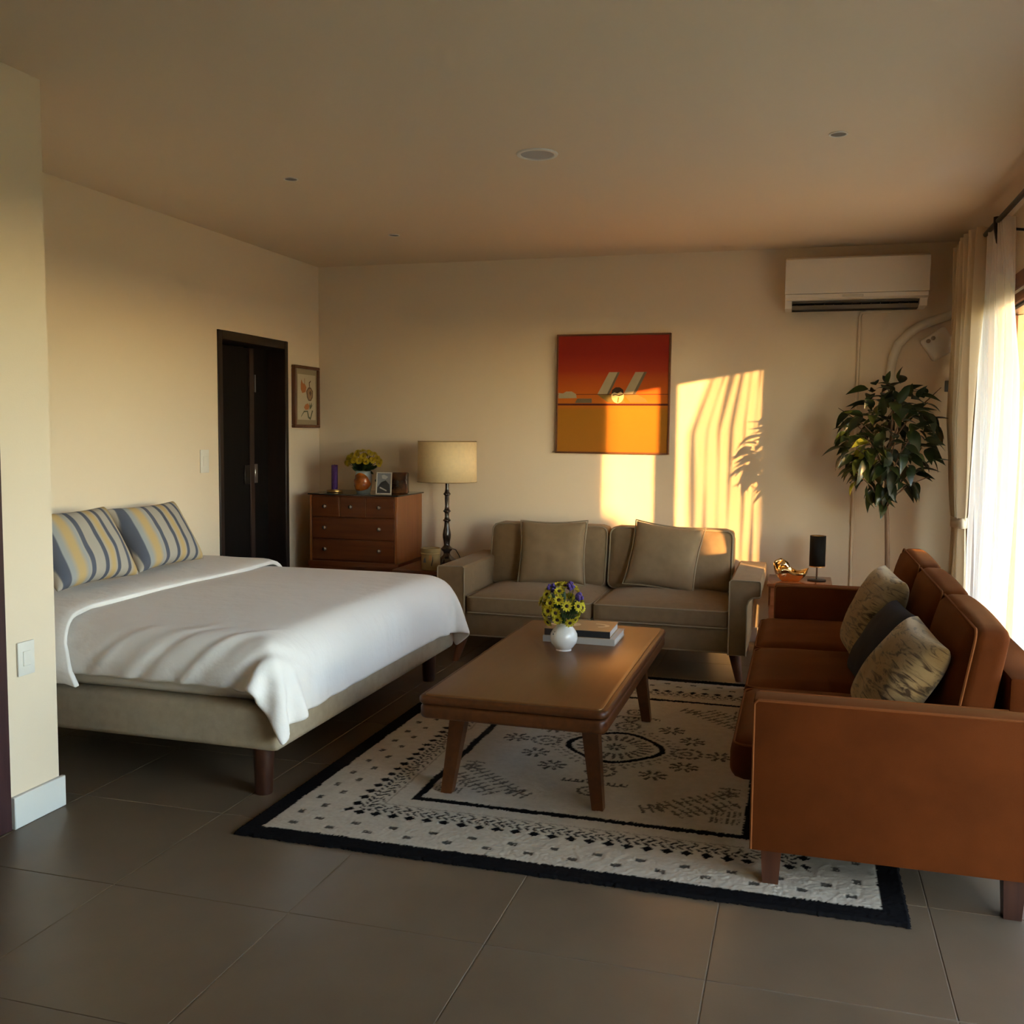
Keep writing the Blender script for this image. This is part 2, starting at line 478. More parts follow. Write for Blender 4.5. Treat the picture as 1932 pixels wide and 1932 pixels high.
# roof eave over the terrace
struct(B().rbox(4.85, 6.5, -8.6, 0.2, 2.62, 2.80).build('eave', CEIL, smooth=False))
pil = thing('sun_block_pillar', 'unseen square plastered pillar added to block the sun outside the window', 'pillar', (6.2, -2.565, -0.03))  # unseen pillar added in place of trees, cuts sun right of the patch
B().rbox(-0.19, 0.19, -0.19, 0.19, 0, 2.65, 0.01, 1).build('shaft', WALL, pil, world=False)
B().rbox(-0.21, 0.21, -0.21, 0.21, 0, 0.12, 0.01, 1).build('plinth', WALL, pil, world=False)
# unseen building and shrub added to keep low sun off part of the window
ob = thing('sun_block_building', 'tall plain building outside the window, unseen, added to block the low sun', 'building', (12.85, -12.95, -0.13))
B().rbox(-1.6, 1.6, -1.6, 1.6, 0, 4.6).build('wall', WALL, ob, world=False)
B().poly([(-1.9, 4.6), (1.9, 4.6), (0, 5.4)], 'Y', -1.9, 1.9).build('roof', mat('roof tile', (0.25, 0.09, 0.05), rough=0.8), ob, world=False)
ob.rotation_euler = (0, 0, math.radians(45))

def leaf_cloud(name, n, fn, size, m, parent=None, seed=1):
    r = random.Random(seed); V, F = [], []
    for k in range(n):
        c = fn(r); a = Vector((r.gauss(0, 1), r.gauss(0, 1), r.gauss(0, 1))).normalized()
        t = a.orthogonal().normalized(); s_ = size*r.uniform(0.6, 1.3)
        w = a.cross(t); i = len(V)
        V += [c - t*s_, c + w*s_*0.45 + a*s_*0.1, c + t*s_, c - w*s_*0.45 + a*s_*0.1]
        F.append((i, i+1, i+2, i+3))
    return mesh_obj(name, V, F, m, parent, smooth=False)
def leafy(name, col, tr=0.4):
    m = bpy.data.materials.new(name); m.use_nodes = True
    N, L = m.node_tree.nodes, m.node_tree.links
    bs = N['Principled BSDF']
    bs.inputs['Base Color'].default_value = (*col, 1); bs.inputs['Roughness'].default_value = 0.45
    t = N.new('ShaderNodeBsdfTranslucent'); t.inputs[0].default_value = (col[0]*1.9, col[1]*1.7, col[2], 1)
    mx = N.new('ShaderNodeMixShader'); mx.inputs[0].default_value = tr
    L.new(bs.outputs[0], mx.inputs[1]); L.new(t.outputs[0], mx.inputs[2])
    L.new(mx.outputs[0], N['Material Output'].inputs[0])
    return m
YLEAF = leafy('golden leaves', (0.42, 0.34, 0.05), 0.5)
GLEAF = leafy('shrub leaves', (0.10, 0.16, 0.03), 0.3)
hg = thing('garden_hedge', 'sunlit golden hedge outside the window', 'hedge', (9.5, 6.0, -0.13))
def hf(r): return Vector((r.uniform(-4.3, 7), r.uniform(-1.0, 1.0), r.uniform(0.0, 4.6)))
leaf_cloud('foliage', 14000, hf, 0.15, YLEAF, hg, 3)['kind'] = 'stuff'
for k in range(5):
    B().tube([(-2.6+2.2*k, 0, 0), (-2.5+2.2*k, 0.1, 1.6), (-2.7+2.2*k, 0, 3.6)], [0.06, 0.05, 0.02], 6).build('stem', mat('bark', (0.12, 0.08, 0.05), rough=0.9), hg, world=False)
sb = thing('shading_shrub', 'rounded green shrub outside the window, unseen, added to cut the low sun', 'shrub', (9.0, -7.02, -0.13))
def sf(r):
    while True:
        v = Vector((r.uniform(-1, 1), r.uniform(-1, 1), r.uniform(-1, 1)))
        if v.length < 1: return Vector((v.x*0.40, v.y*0.40, 1.2 + v.z*1.12))
leaf_cloud('foliage', 3500, sf, 0.07, GLEAF, sb, 4)['kind'] = 'stuff'
B().tube([(0, 0, 0), (0.05, 0, 0.6), (0, 0.05, 1.4)], [0.05, 0.04, 0.02], 6).build('stem', MATS['bark'], sb, world=False)

# ================================================================== RUG
RX0, RX1, RY0, RY1 = 1.674, 3.872, -3.905, -1.245
def make_rug():
    cs = 0.0055
    nx, ny = int((RX1-RX0)/cs), int((RY1-RY0)/cs)
    xs = np.linspace(0, RX1-RX0, nx); ys = np.linspace(0, RY1-RY0, ny)
    X, Y = np.meshgrid(xs, ys, indexing='ij')
    W_, D_ = RX1-RX0, RY1-RY0
    wob = 0.004*smooth_noise(X*40, Y*40, 5) + rng.normal(0, 0.0012, X.shape)
    dx = np.minimum(X, W_-X); dy = np.minimum(Y, D_-Y)
    de = np.minimum(dx, dy) + wob                                   # distance from the edge
    K = np.zeros(X.shape)
    K[de < 0.075] = 1
    # running coordinate along the nearest side
    along = np.where(dx < dy, Y - D_/2, X - W_/2)
    # two rows of little squares
    for row, off in ((0.135, 0.0), (0.195, 0.5)):
        u = (along/0.145 + off) % 1.0 - 0.5
        K[(np.abs(u*0.145) < 0.0165) & (np.abs(de-row) < 0.012) & (de < 0.26)] = 0.85
    # lace border: diamonds, then dashes, then a hairline
    u = (along/0.066) % 1.0 - 0.5
    K[(np.abs(u*0.066)+np.abs(de-0.295) < 0.023)] = 1.0
    u = ((along + (de-0.33)*0.9)/0.030) % 1.0 - 0.5
    K[(np.abs(u*0.030) < 0.0078) & (de > 0.318) & (de < 0.340)] = 0.95
    u = ((along - (de-0.36)*1.1)/0.036) % 1.0 - 0.5
    K[(np.abs(u*0.036) < 0.0080) & (de > 0.344) & (de < 0.368)] = 0.95
    u = ((along + (de-0.36)*1.3)/0.05) % 1.0 - 0.5
    K[(np.abs(u*0.05) < 0.0075) & (de > 0.371) & (de < 0.389)] = 0.85
    K[np.abs(de-0.398) < 0.0030] = 0.45
    # solid inner frame
    K[(de > 0.470) & (de < 0.503)] = 1
    cx, cy = X - W_/2 + wob, Y - D_/2 + wob
    # medallion: a lozenge-round ring with dashes inside and a dashed halo
    rad = np.sqrt(cx**2 + cy**2); ang = np.arctan2(cy, cx)
    sq = 1 + 0.05*np.cos(4*ang)
    rr = rad/sq
    K[(rr > 0.185) & (rr < 0.213)] = 1
    spoke = np.abs(((ang/(2*math.pi)*24) % 1.0) - 0.5)
    K[(rr > 0.09) & (rr < 0.165) & (spoke*rad*2*math.pi/24 < 0.008)] = 0.8
    spoke8 = np.abs(((ang/(2*math.pi)*8) % 1.0) - 0.5)
    K[(rr > 0.015) & (rr < 0.05) & (spoke8*rad*2*math.pi/8 < 0.007)] = 0.9
    halo = np.abs(((ang/(2*math.pi)*46) % 1.0) - 0.5)
    K[(rr > 0.232) & (rr < 0.250) & (halo*rad*2*math.pi/46 < 0.009)] = 0.6
    K[(rr > 0.262) & (rr < 0.285) & (np.abs(((ang/(2*math.pi)*40+0.5) % 1.0) - 0.5)*rad*2*math.pi/40 < 0.007)] = 0.6
    def flower(fx, fy, R, n=8, w=0.010):
        r_ = np.sqrt((cx-fx)**2+(cy-fy)**2); a_ = np.arctan2(cy-fy, cx-fx)
        s_ = np.abs(((a_/(2*math.pi)*n) % 1.0) - 0.5)*r_*2*math.pi/n
        K[(r_ > R*0.28) & (r_ < R) & (s_ < w*(0.5+r_/R*0.5))] = 0.85
    def rosette(fx, fy, R):
        r_ = np.sqrt((cx-fx)**2+(cy-fy)**2); a_ = np.arctan2(cy-fy, cx-fx)
        s_ = np.abs(((a_/(2*math.pi)*12) % 1.0) - 0.5)*r_*2*math.pi/12
        K[(r_ > R*0.72) & (r_ < R) & (s_ < 0.012)] = 0.8
        K[(r_ > R*0.2) & (r_ < R*0.4) & (s_ < 0.010)] = 0.7
    for sx in (-1, 1):
        for sy in (-1, 1):
            flower(sx*0.21, sy*0.32, 0.062); flower(sx*0.32, sy*0.18, 0.062)
        flower(sx*0.455, 0.0, 0.062)
        rosette(sx*0.315, 0.0, 0.072)
    for sy in (-1, 1):
        rosette(0, sy*0.335, 0.066)
        # comb bars above and below the medallion
        bx = np.abs(cx); byy = (cy*sy-0.455)
        K[(bx < 0.135) & (byy > 0) & (byy < 0.035) & ((((cx/0.026) % 1.0) < 0.45) | (np.abs(byy-0.030) < 0.005))] = 0.9
        K[(np.abs(bx-(0.06+byy)*0.6) < 0.009) & (byy < -0.005) & (byy > -0.055)] = 0.8
        rosette(0, sy*0.57, 0.05)
    # corner ornaments built of little strokes
    for sx in (-1, 1):
        for sy in (-1, 1):
            qx = 0.585 - cx*sx; qy = 0.815 - cy*sy          # measured from the inner corner
            for (ax, ay, bx_, by_) in ((0.03, 0.40, 0.33, 0.14), (0.02, 0.28, 0.24, 0.10), (0.06, 0.45, 0.06, 0.33), (0.28, 0.16, 0.37, 0.12)):
                L_ = math.hypot(bx_-ax, by_-ay); tx, ty = (bx_-ax)/L_, (by_-ay)/L_
                t_ = (qx-ax)*tx + (qy-ay)*ty; n_ = -(qx-ax)*ty + (qy-ay)*tx
                inn = (t_ > 0) & (t_ < L_)
                K[inn & (np.abs(n_) < 0.040) & (np.abs(((t_/0.036) % 1.0)-0.5) < 0.16)] = 0.75
                K[inn & (np.abs(n_) < 0.005) & (((t_/0.05) % 1.0) < 0.7)] = 0.75
            for (fx, fy) in ((0.03, 0.10), (0.09, 0.10), (0.03, 0.17), (0.09, 0.17)):
                K[(np.abs(qx-fx) < 0.025) & (np.abs(qy-fy) < 0.028) & (((qx/0.02) % 1.0) < 0.5)] = 0.75
    K = np.where((K > 0) & (K < 1) & (rng.random(K.shape) < 0.06), 0, K)
    # pile height
    Zp = 0.013 + 0.0010*rng.normal(0, 1, X.shape) + 0.0010*smooth_noise(X*14, Y*14, 9)
    Zp = np.where(K > 0.6, Zp-0.0012, Zp)
    edge = (np.arange(nx)[:, None] % (nx-1) == 0) | (np.arange(ny)[None, :] % (ny-1) == 0)
    Xo = X + np.where(edge, rng.normal(0, 0.0022, X.shape), 0); Yo = Y + np.where(edge, rng.normal(0, 0.0022, X.shape), 0)
    Zp = np.where(edge, 0.002, Zp)
    co = np.stack([Xo+RX0, Yo+RY0, Zp], -1).reshape(-1, 3)
    idx = np.arange(nx*ny).reshape(nx, ny)
    q = np.stack([idx[:-1, :-1], idx[1:, :-1], idx[1:, 1:], idx[:-1, 1:]], -1).reshape(-1, 4)
    me = bpy.data.meshes.new('rug')
    me.vertices.add(len(co)); me.vertices.foreach_set('co', co.astype(np.float32).ravel())
    me.loops.add(q.size); me.loops.foreach_set('vertex_index', q.ravel().astype(np.int32))
    me.polygons.add(len(q)); me.polygons.foreach_set('loop_start', np.arange(0, q.size, 4, dtype=np.int32))
    me.update(calc_edges=True); me.validate()
    at = me.attributes.new('dye', 'FLOAT', 'POINT'); at.data.foreach_set('value', K.astype(np.float32).ravel())
    m, N, L, bs = new_mat('wool rug')
    bs.inputs['Roughness'].default_value = 1.0; bs.inputs['Specular IOR Level'].default_value = 0.02
    an = N.new('ShaderNodeAttribute'); an.attribute_name = 'dye'
    tc = N.new('ShaderNodeTexCoord'); ns = N.new('ShaderNodeTexNoise'); ns.inputs['Scale'].default_value = 30; ns.inputs['Detail'].default_value = 6
    L.new(tc.outputs['Object'], ns.inputs['Vector'])
    mx0 = N.new('ShaderNodeMix'); mx0.data_type = 'RGBA'
    mx0.inputs['A'].default_value = (0.40, 0.34, 0.255, 1); mx0.inputs['B'].default_value = (0.53, 0.46, 0.36, 1)
    L.new(ns.outputs['Fac'], mx0.inputs['Factor'])
    mx = N.new('ShaderNodeMix'); mx.data_type = 'RGBA'
    mx.inputs['B'].default_value = (0.009, 0.008, 0.008, 1)
    L.new(mx0.outputs['Result'], mx.inputs['A']); L.new(an.outputs['Fac'], mx.inputs['Factor'])
    L.new(mx.outputs['Result'], bs.inputs['Base Color'])
    me.shade_smooth()
    me.materials.append(m)
    o = bpy.data.objects.new('rug', me); COL.objects.link(o)
    return tag(o, 'cream wool rug with black border and geometric black pattern under the coffee table', 'rug')
make_rug()

# ================================================================== BED
BEDFAB = mat('bed frame linen', (0.37, 0.305, 0.215), rough=0.9, spec=0.15, var=0.12, vscale=30, bump=0.25, bscale=700)
WHITEFAB = mat('white cotton', (0.80, 0.77, 0.72), rough=0.85, spec=0.15, bump=0.10, bscale=260, sheen=0.1)
DUVETFAB = mat('rumpled cotton', (0.82, 0.785, 0.735), rough=0.85, spec=0.15, bump=0.75, bscale=10, sheen=0.1, stretch=(1.0, 1.3, 1.0))
LEGWOOD = wood('dark leg wood', (0.026, 0.008, 0.004), (0.055, 0.018, 0.009), rough=0.4, axis='Z')
BX1, BY0, BY1 = 1.665, -3.585, -1.60
bed = thing('bed', 'wide double bed with beige upholstered frame and dark wooden legs', 'bed', (0.85, -2.6, 0))
B().rbox(0.03, BX1, BY0, BY1, 0.187, 0.36, 0.025, 3).build('bed_frame', BEDFAB, bed)
B().rbox(0.04, BX1-0.02, BY0+0.015, BY1-0.015, 0.355, 0.572, 0.10, 5).build('mattress', WHITEFAB, bed)
for lx, ly in ((1.567, -3.515), (1.545, -1.69), (0.12, -3.5), (0.12, -1.69), ):
    B().lathe([(0.032, 0.0), (0.034, 0.005), (0.042, 0.19)], lx, ly, 16).build('leg', LEGWOOD, bed)

# duvet: a cloth relaxed over the mattress by position-based dynamics
def drape():
    hs = 0.0255
    x0, x1, y0, y1 = 0.10, 1.905, -3.715, -1.42
    nx, ny = int((x1-x0)/hs)+1, int((y1-y0)/hs)+1
    xs = np.linspace(x0, x1, nx); ys = np.linspace(y0, y1, ny)
    hx, hy = xs[1]-xs[0], ys[1]-ys[0]
    X, Y = np.meshgrid(xs, ys, indexing='ij')
    P = np.stack([X, Y, np.full(X.shape, 0.64)], -1)
    P[..., 2] += 0.006*rng.normal(0, 1, X.shape)
    # the far and near edges are pulled a little out of square
    Q = P.copy()
    # mattress with rounded edges, grown by the thickness of the filling
    bx0, bx1, by0, by1, bz = -0.3, BX1+0.012, BY0-0.02, BY1+0.02, 0.602
    rad = 0.15
    def con(A, Bv, L0, k):
        d = Bv - A; l = np.sqrt((d*d).sum(-1, keepdims=True)) + 1e-9
        c = d*(0.5*k*(l-L0)/l)
        return c
    ks = 0.9
    pinned = X < 0.45
    P0 = P.copy()
    it_n = 560
    for it in range(it_n):
        v = (P - Q)*0.955
        v = np.clip(v, -0.02, 0.02)
        Q = P.copy()
        P = P + v; P[..., 2] -= 0.00022
        for rep in range(5):
            sh = 1.0                                 # slightly too much cloth: it wrinkles
            for off in (0, 1):
                A = P[off:-1:2]; Bv = P[off+1::2]; n = min(len(A), len(Bv)); c = con(A[:n], Bv[:n], hx*sh, ks)
                A[:n] += c; Bv[:n] -= c
                A = P[:, off:-1:2]; Bv = P[:, off+1::2]; n = min(A.shape[1], Bv.shape[1]); c = con(A[:, :n], Bv[:, :n], hy*sh, ks)
                A[:, :n] += c; Bv[:, :n] -= c
            hd = math.hypot(hx, hy)
            for ox in (0, 1):
                for (sa, sb_) in ((np.s_[:, :-1], np.s_[:, 1:]), (np.s_[:, 1:], np.s_[:, :-1])):
                    A = P[ox:-1:2][sa]; Bv = P[ox+1::2][sb_]; n = min(len(A), len(Bv)); c = con(A[:n], Bv[:n], hd*sh, 0.35)
                    A[:n] += c; Bv[:n] -= c
            if rep % 2 == 0:
                for off in range(4):
                    A = P[off:-2:4]; Bv = P[off+2::4]; n = min(len(A), len(Bv)); c = con(A[:n], Bv[:n], 2*hx, 0.12)
                    A[:n] += c; Bv[:n] -= c
                    A = P[:, off:-2:4]; Bv = P[:, off+2::4]; n = min(A.shape[1], Bv.shape[1]); c = con(A[:, :n], Bv[:, :n], 2*hy, 0.12)
                    A[:, :n] += c; Bv[:, :n] -= c
            # collision with the rounded box
            cxm, cym = (bx0+bx1)/2, (by0+by1)/2
            rc = 0.05                                  # plan radius of the corners, rad is the roll of the top edge
            qx = np.abs(P[..., 0]-cxm) - ((bx1-bx0)/2 - rc); qy = np.abs(P[..., 1]-cym) - ((by1-by0)/2 - rc)
            mx, my = np.maximum(qx, 0), np.maximum(qy, 0)
            dl = np.sqrt(mx**2 + my**2)
            d2 = dl + np.minimum(np.maximum(qx, qy), 0) - rc
            g2x = np.where(dl > 1e-6, mx/np.maximum(dl, 1e-6), (qx >= qy)*1.0)*np.sign(P[..., 0]-cxm)
            g2y = np.where(dl > 1e-6, my/np.maximum(dl, 1e-6), (qy > qx)*1.0)*np.sign(P[..., 1]-cym)
            qh = d2 + rad; qz = P[..., 2] - (bz - rad)
            mh, mz = np.maximum(qh, 0), np.maximum(qz, 0)
            dl = np.sqrt(mh**2 + mz**2)
            sd = dl + np.minimum(np.maximum(qh, qz), 0) - rad
            gh = np.where(dl > 1e-6, mh/np.maximum(dl, 1e-6), (qh >= qz)*1.0)
            gz = np.where(dl > 1e-6, mz/np.maximum(dl, 1e-6), (qz > qh)*1.0)
            gx, gy = gh*g2x, gh*g2y
            # the frame below is a plain wall
            hit = (sd < 0) & (P[..., 2] > 0.1)
            pen = np.where(hit, -sd, 0)
            P = P + np.stack([gx*pen, gy*pen, gz*pen], -1)
            # friction
            Q = np.where(hit[..., None], Q + (P-Q)*0.45, Q)
            P[..., 2] = np.maximum(P[..., 2], 0.15)
            P[pinned & (qy < 0), 0] = P0[pinned & (qy < 0), 0]
    # drawn folds that run from the top of the near side down to the hanging corner
    nrm = np.cross(np.gradient(P, axis=0), np.gradient(P, axis=1)); nrm /= np.linalg.norm(nrm, axis=-1, keepdims=True) + 1e-9
    run = (Y - y0); foot = (x1 - X)
    wgt = np.clip(1 - run/0.42, 0, 1)**0.8*np.clip((X-0.55)/0.4, 0, 1)*np.clip(foot/0.25, 0.25, 1)
    phs = (X*1.0 - run*0.75) + 0.03*smooth_noise(X*4, Y*4, 77)
    wav = np.sin(2*math.pi*phs/0.135) + 0.6*np.sin(2*math.pi*phs/0.083 + 1.3)
    wav = np.sign(wav)*np.abs(wav)**1.4*(0.55 + 0.55*smooth_noise(X*3.1, Y*3.1, 78)) + 0.35*np.sin(2*math.pi*(phs+0.02*smooth_noise(X*9, Y*9, 80))/0.056)
    P = P + nrm*(0.0095*wgt*wav)[..., None]
    w2 = np.clip(1 - foot/0.35, 0, 1)*np.clip(1 - np.abs(run-0.45)/0.6, 0, 1)
    P = P + nrm*(0.006*w2*np.sin(2*math.pi*(Y+0.3*X)/0.21))[..., None]
    # soft filling: raised over the middle of the bed
    tx = np.clip((P[..., 0]-0.05)/1.5, 0, 1); ty = np.clip((P[..., 1]-BY0)/(BY1-BY0), 0, 1)
    crown = np.clip(np.sin(math.pi*np.clip(tx*0.75+0.12, 0, 1))*np.sin(math.pi*ty), 0, 1)**0.6
    top = np.clip((P[..., 2]-0.55)/0.05, 0, 1)
    P[..., 2] += 0.022*crown*top + 0.004*smooth_noise(P[..., 0]*5, P[..., 1]*5, 21)*top
    idx = np.arange(nx*ny).reshape(nx, ny)
    q = np.stack([idx[:-1, :-1], idx[1:, :-1], idx[1:, 1:], idx[:-1, 1:]], -1).reshape(-1, 4)
    o = mesh_obj('duvet', P.reshape(-1, 3), [tuple(int(i) for i in f) for f in q], DUVETFAB)
    s_ = o.modifiers.new('thick', 'SOLIDIFY'); s_.thickness = 0.018; s_.offset = -1
    subsurf(o, 1)
    return o, P
duvet, DP = drape()
tag(duvet, 'rumpled white duvet spread over the bed and hanging at its corner', 'duvet')
# turned-down end of the duvet near the pillows
def flap():
    pts = []
    path = []
    zt = 0.650; rad = 0.20; yn, yf = BY0-0.062, BY1+0.055
    for z in np.linspace(0.39, zt-rad, 8): path.append((yn - 0.010*math.sin((z-0.4)*14), z))
    for k in range(1, 8):
        a = math.pi - math.pi/2*k/8; path.append((yn+rad+rad*math.cos(a), zt-rad+rad*math.sin(a)))
    for y in np.linspace(yn+rad, yf-rad, 46): path.append((y, zt))
    for k in range(1, 8):
        a = math.pi/2 - math.pi/2*k/8; path.append((yf-rad+rad*math.cos(a), zt-rad+rad*math.sin(a)))
    for z in np.linspace(zt-rad, 0.47, 5): path.append((yf, z))
    n = len(path); rows = []
    acc = [0.0]*n                                # length of cloth from where the near side starts to drop
    for j in range(n-2, -1, -1):
        acc[j] = acc[j+1] + (math.hypot(path[j][0]-path[j+1][0], path[j][1]-path[j+1][1]) if path[j][0] < -3.28 else 0.0)
    for i in range(15):
        t = i/14; row = []
        for j, (y, z) in enumerate(path):
            s_ = np.clip((y-BY0)/(BY1-BY0), 0, 1)
            x1 = 0.585 + 0.40*acc[j]
            x = 0.06 + (x1-0.06)*t
            zz = z + 0.006*smooth_noise(x*9, y*4, 31) + (0.006*math.sin(math.pi*t))
            yy = y + (0.010*math.sin(x*38+z*9) if z < 0.56 else 0)
            if t > 0.9: zz -= 0.010*(t-0.9)/0.1
            row.append((x, yy, zz))
        rows.append(row)
    b = B().grid(rows)
    bmesh.ops.recalc_face_normals(b.bm, faces=b.bm.faces)
    o = b.build('turned_down_end', DUVETFAB, duvet)
    s_ = o.modifiers.new('thick', 'SOLIDIFY'); s_.thickness = 0.024; s_.offset = -1
    bv = o.modifiers.new('round', 'BEVEL'); bv.width = 0.009; bv.segments = 2; bv.limit_method = 'ANGLE'; bv.angle_limit = math.radians(50)
    return o
flap()

# ------------------------------------------------------------------ pillows
def pillow_mesh(b, w, h, t, n=22, pinch=0.07, seed=0, wr=0.004, pw=2.6, base=True):
    """upright pillow: width X, thickness Y, height Z from 0"""
    us = np.linspace(-1, 1, n+1)
    front, back = [], []
    for i, u in enumerate(us):
        rf, rb = [], []
        for j, v in enumerate(us):
            x = w/2*u*(1 - pinch*(1-v*v)); z = h/2*v*(1 - pinch*(1-u*u))
            prof = (max(0, 1-abs(u)**pw)*max(0, 1-abs(v)**pw))**0.42
            nz = wr*float(smooth_noise(np.array(u*4.0), np.array(v*4.0), seed))*prof
            rf.append((x, -t/2*prof + nz, z + h/2)); rb.append((x, t/2*prof + nz, z + h/2))
        front.append(rf); back.append(rb)
    b.grid(front); b.grid([list(r) for r in back][::-1])
    bmesh.ops.remove_doubles(b.bm, verts=b.bm.verts, dist=0.0004)
    bmesh.ops.recalc_face_normals(b.bm, faces=b.bm.faces)
    return b
def outline(w, h, t, n=26, pinch=0.07):
    us = list(np.linspace(-1, 1, n))
    pts = [(u, -1) for u in us[:-1]] + [(1, v) for v in us[:-1]] + [(-u, 1) for u in us[:-1]] + [(-1, -v) for v in us[:-1]]
    return [(w/2*u*(1-pinch*(1-v*v)), 0, h/2*v*(1-pinch*(1-u*u)) + h/2) for u, v in pts]
def pillow(name, label, cat, w, h, t, m, mat_world, group=None, seed=0, piping=None, pinch=0.07, wr=0.006, pw=2.6):
    o = thing(name, label, cat, mat_world.translation[:], None, group)
    o.matrix_world = mat_world
    c = pillow_mesh(B(), w, h, t, seed=seed, pinch=pinch, wr=wr, pw=pw).build('cover', m, o, world=False, angle=180)
    subsurf(c, 1)
    if piping: B().tube(outline(w, h, t, pinch=pinch), 0.0045, 6, True).build('piping', piping, o, world=False)
    return o
def frame(loc, face, roll=0.0, lean=0.0):
    """matrix whose -Y axis (pillow front) points along the horizontal direction face, leaned back by lean"""
    f = Vector((face[0], face[1], 0)).normalized()
    y = -f; x = y.cross(Vector((0, 0, 1))).normalized()
    M = Matrix((( x.x, y.x, 0, loc[0]), (x.y, y.y, 0, loc[1]), (0, 0, 1, loc[2]), (0, 0, 0, 1)))
    return M @ Matrix.Rotation(-lean, 4, 'X') @ Matrix.Rotation(roll, 4, 'Y')

C_B = (0.42, 0.375, 0.315); C_S = (0.095, 0.105, 0.135); C_Y = (0.52, 0.37, 0.17); C_L = (0.34, 0.35, 0.345)
stripes = [(0.0, C_B), (0.055, C_B), (0.06, C_S), (0.13, C_S), (0.14, C_L), (0.17, C_L), (0.22, C_Y), (0.27, C_Y), (0.32, C_L), (0.345, C_B), (0.35, C_S), (0.395, C_S), (0.40, C_B),
           (0.51, C_B), (0.515, C_S), (0.555, C_S), (0.56, C_B), (0.60, C_Y), (0.63, C_Y), (0.66, C_B), (0.665, C_S), (0.70, C_S), (0.71, C_B), (0.80, C_B), (0.805, C_S), (0.84, C_S), (0.85, C_B), (0.90, C_Y), (0.94, C_Y), (0.955, C_B), (1.0, C_B)]
STRIPE = ramp_mat('striped ticking', stripes, 'X', rough=0.9, bump=0.2, bscale=420)
pillow('bed_pillow', 'striped bed pillow standing nearest the dark door', 'pillow', 0.55, 0.385, 0.17, STRIPE,
       frame((0.335, -2.32, 0.672), (1, -0.05), -0.02, 0.55), 'striped pillows on the bed', 3, pinch=0.10)
pillow('bed_pillow', 'striped bed pillow partly hidden by the white wall corner', 'pillow', 0.57, 0.40, 0.18, STRIPE,
       frame((0.385, -2.955, 0.672), (1, -0.02), -0.01, 0.53), 'striped pillows on the bed', 8, pinch=0.10)

# ================================================================== BEIGE SOFA
TAUPE = mat('taupe upholstery', (0.24, 0.162, 0.088), rough=0.85, spec=0.2, var=0.10, vscale=25, bump=0.22, bscale=600, sheen=0.2, sheen_tint=(0.9, 0.75, 0.55))
TAUPEP = mat('taupe piping', (0.30, 0.235, 0.15), rough=0.8)
SLEG = wood('sofa leg wood', (0.085, 0.028, 0.011), (0.15, 0.053, 0.022), rough=0.6, axis='Z', spec=0.2)
def cushion(b, x0, x1, y0, y1, z0, z1, r=0.035, crown=0.03, axis='Z', n=14, both=False, seed=0, wr=0.0):
    """rounded box cushion with a bulging face"""
    bb = B(); bb.rbox(x0, x1, y0, y1, z0, z1)
    bmesh.ops.subdivide_edges(bb.bm, edges=bb.bm.edges, cuts=n, use_grid_fill=True)
    c = Vector(((x0+x1)/2, (y0+y1)/2, (z0+z1)/2)); hs = Vector(((x1-x0)/2, (y1-y0)/2, (z1-z0)/2))
    for v in bb.bm.verts:
        d = v.co - c
        q = Vector((max(0, abs(d.x)-hs.x+r), max(0, abs(d.y)-hs.y+r), max(0, abs(d.z)-hs.z+r)))
        L_ = q.length
        if L_ > r:
            q2 = q*(r/L_)
            for k in range(3):
                if q[k] > 0: v.co[k] = c[k] + math.copysign(hs[k]-r+q2[k], d[k])
        u = [d[k]/hs[k] for k in range(3)]
        if axis == 'Z': a = (1-abs(u[0])**2.4)*(1-abs(u[1])**2.4); s_ = u[2]; k = 2
        elif axis == 'Y': a = (1-abs(u[0])**2.4)*(1-abs(u[2])**2.4); s_ = -u[1]; k = 1
        else: a = (1-abs(u[1])**2.4)*(1-abs(u[2])**2.4); s_ = -u[0]; k = 0
        if s_ > 0.2 or (both and s_ < -0.2):
            amt = crown*max(0, a)**0.8*(abs(s_)**1.5)
            sign = {2: 1, 1: -1, 0: -1}[k]*(1 if s_ > 0 else -1)
            if wr: amt += wr*float(smooth_noise(np.array(u[(k+1) % 3]*5), np.array(u[(k+2) % 3]*5), seed))
            v.co[k] += sign*amt
    off = len(b.bm.verts)
    me = bpy.data.meshes.new('tmp'); bb.bm.to_mesh(me); bb.bm.free(); b.bm.from_mesh(me); bpy.data.meshes.remove(me)
    return b
def loop3(x0, x1, y0, y1, r, z):
    return [(x, y, z) for x, y in rrect(x0, x1, y0, y1, r)]

sofa = thing('sofa', 'taupe two-seat sofa with piped edges and flared arms against the back wall', 'sofa', (2.37, -0.75, 0))
SF, SB = -1.18, -0.26
B().rbox(1.575, 3.165, SF+0.02, SB, 0.155, 0.30, 0.015, 2).build('base', TAUPE, sofa)
B().tube([(1.58, SF+0.018, 0.162), (3.16, SF+0.018, 0.162)], 0.0045, 6).build('piping', TAUPEP, sofa)
B().poly([(SB+0.02, 0.16), (SB-0.16, 0.16), (SB-0.10, 0.74), (SB+0.02, 0.74)], 'X', 1.55, 3.13, 0.015).build('back_frame', TAUPE, sofa)
def arm_profile(sgn, xi):
    # front outline of an arm: straight inner side, flared outer top; xi inner x, sgn outward
    o_ = lambda d: xi + sgn*d
    pts = [(o_(0), 0.155), (o_(0.098), 0.155), (o_(0.098), 0.44), (o_(0.108), 0.47), (o_(0.128), 0.488), (o_(0.165), 0.492),
           (o_(0.172), 0.50), (o_(0.172), 0.573), (o_(0.166), 0.582), (o_(0.012), 0.585), (o_(0.0), 0.574)]
    return pts
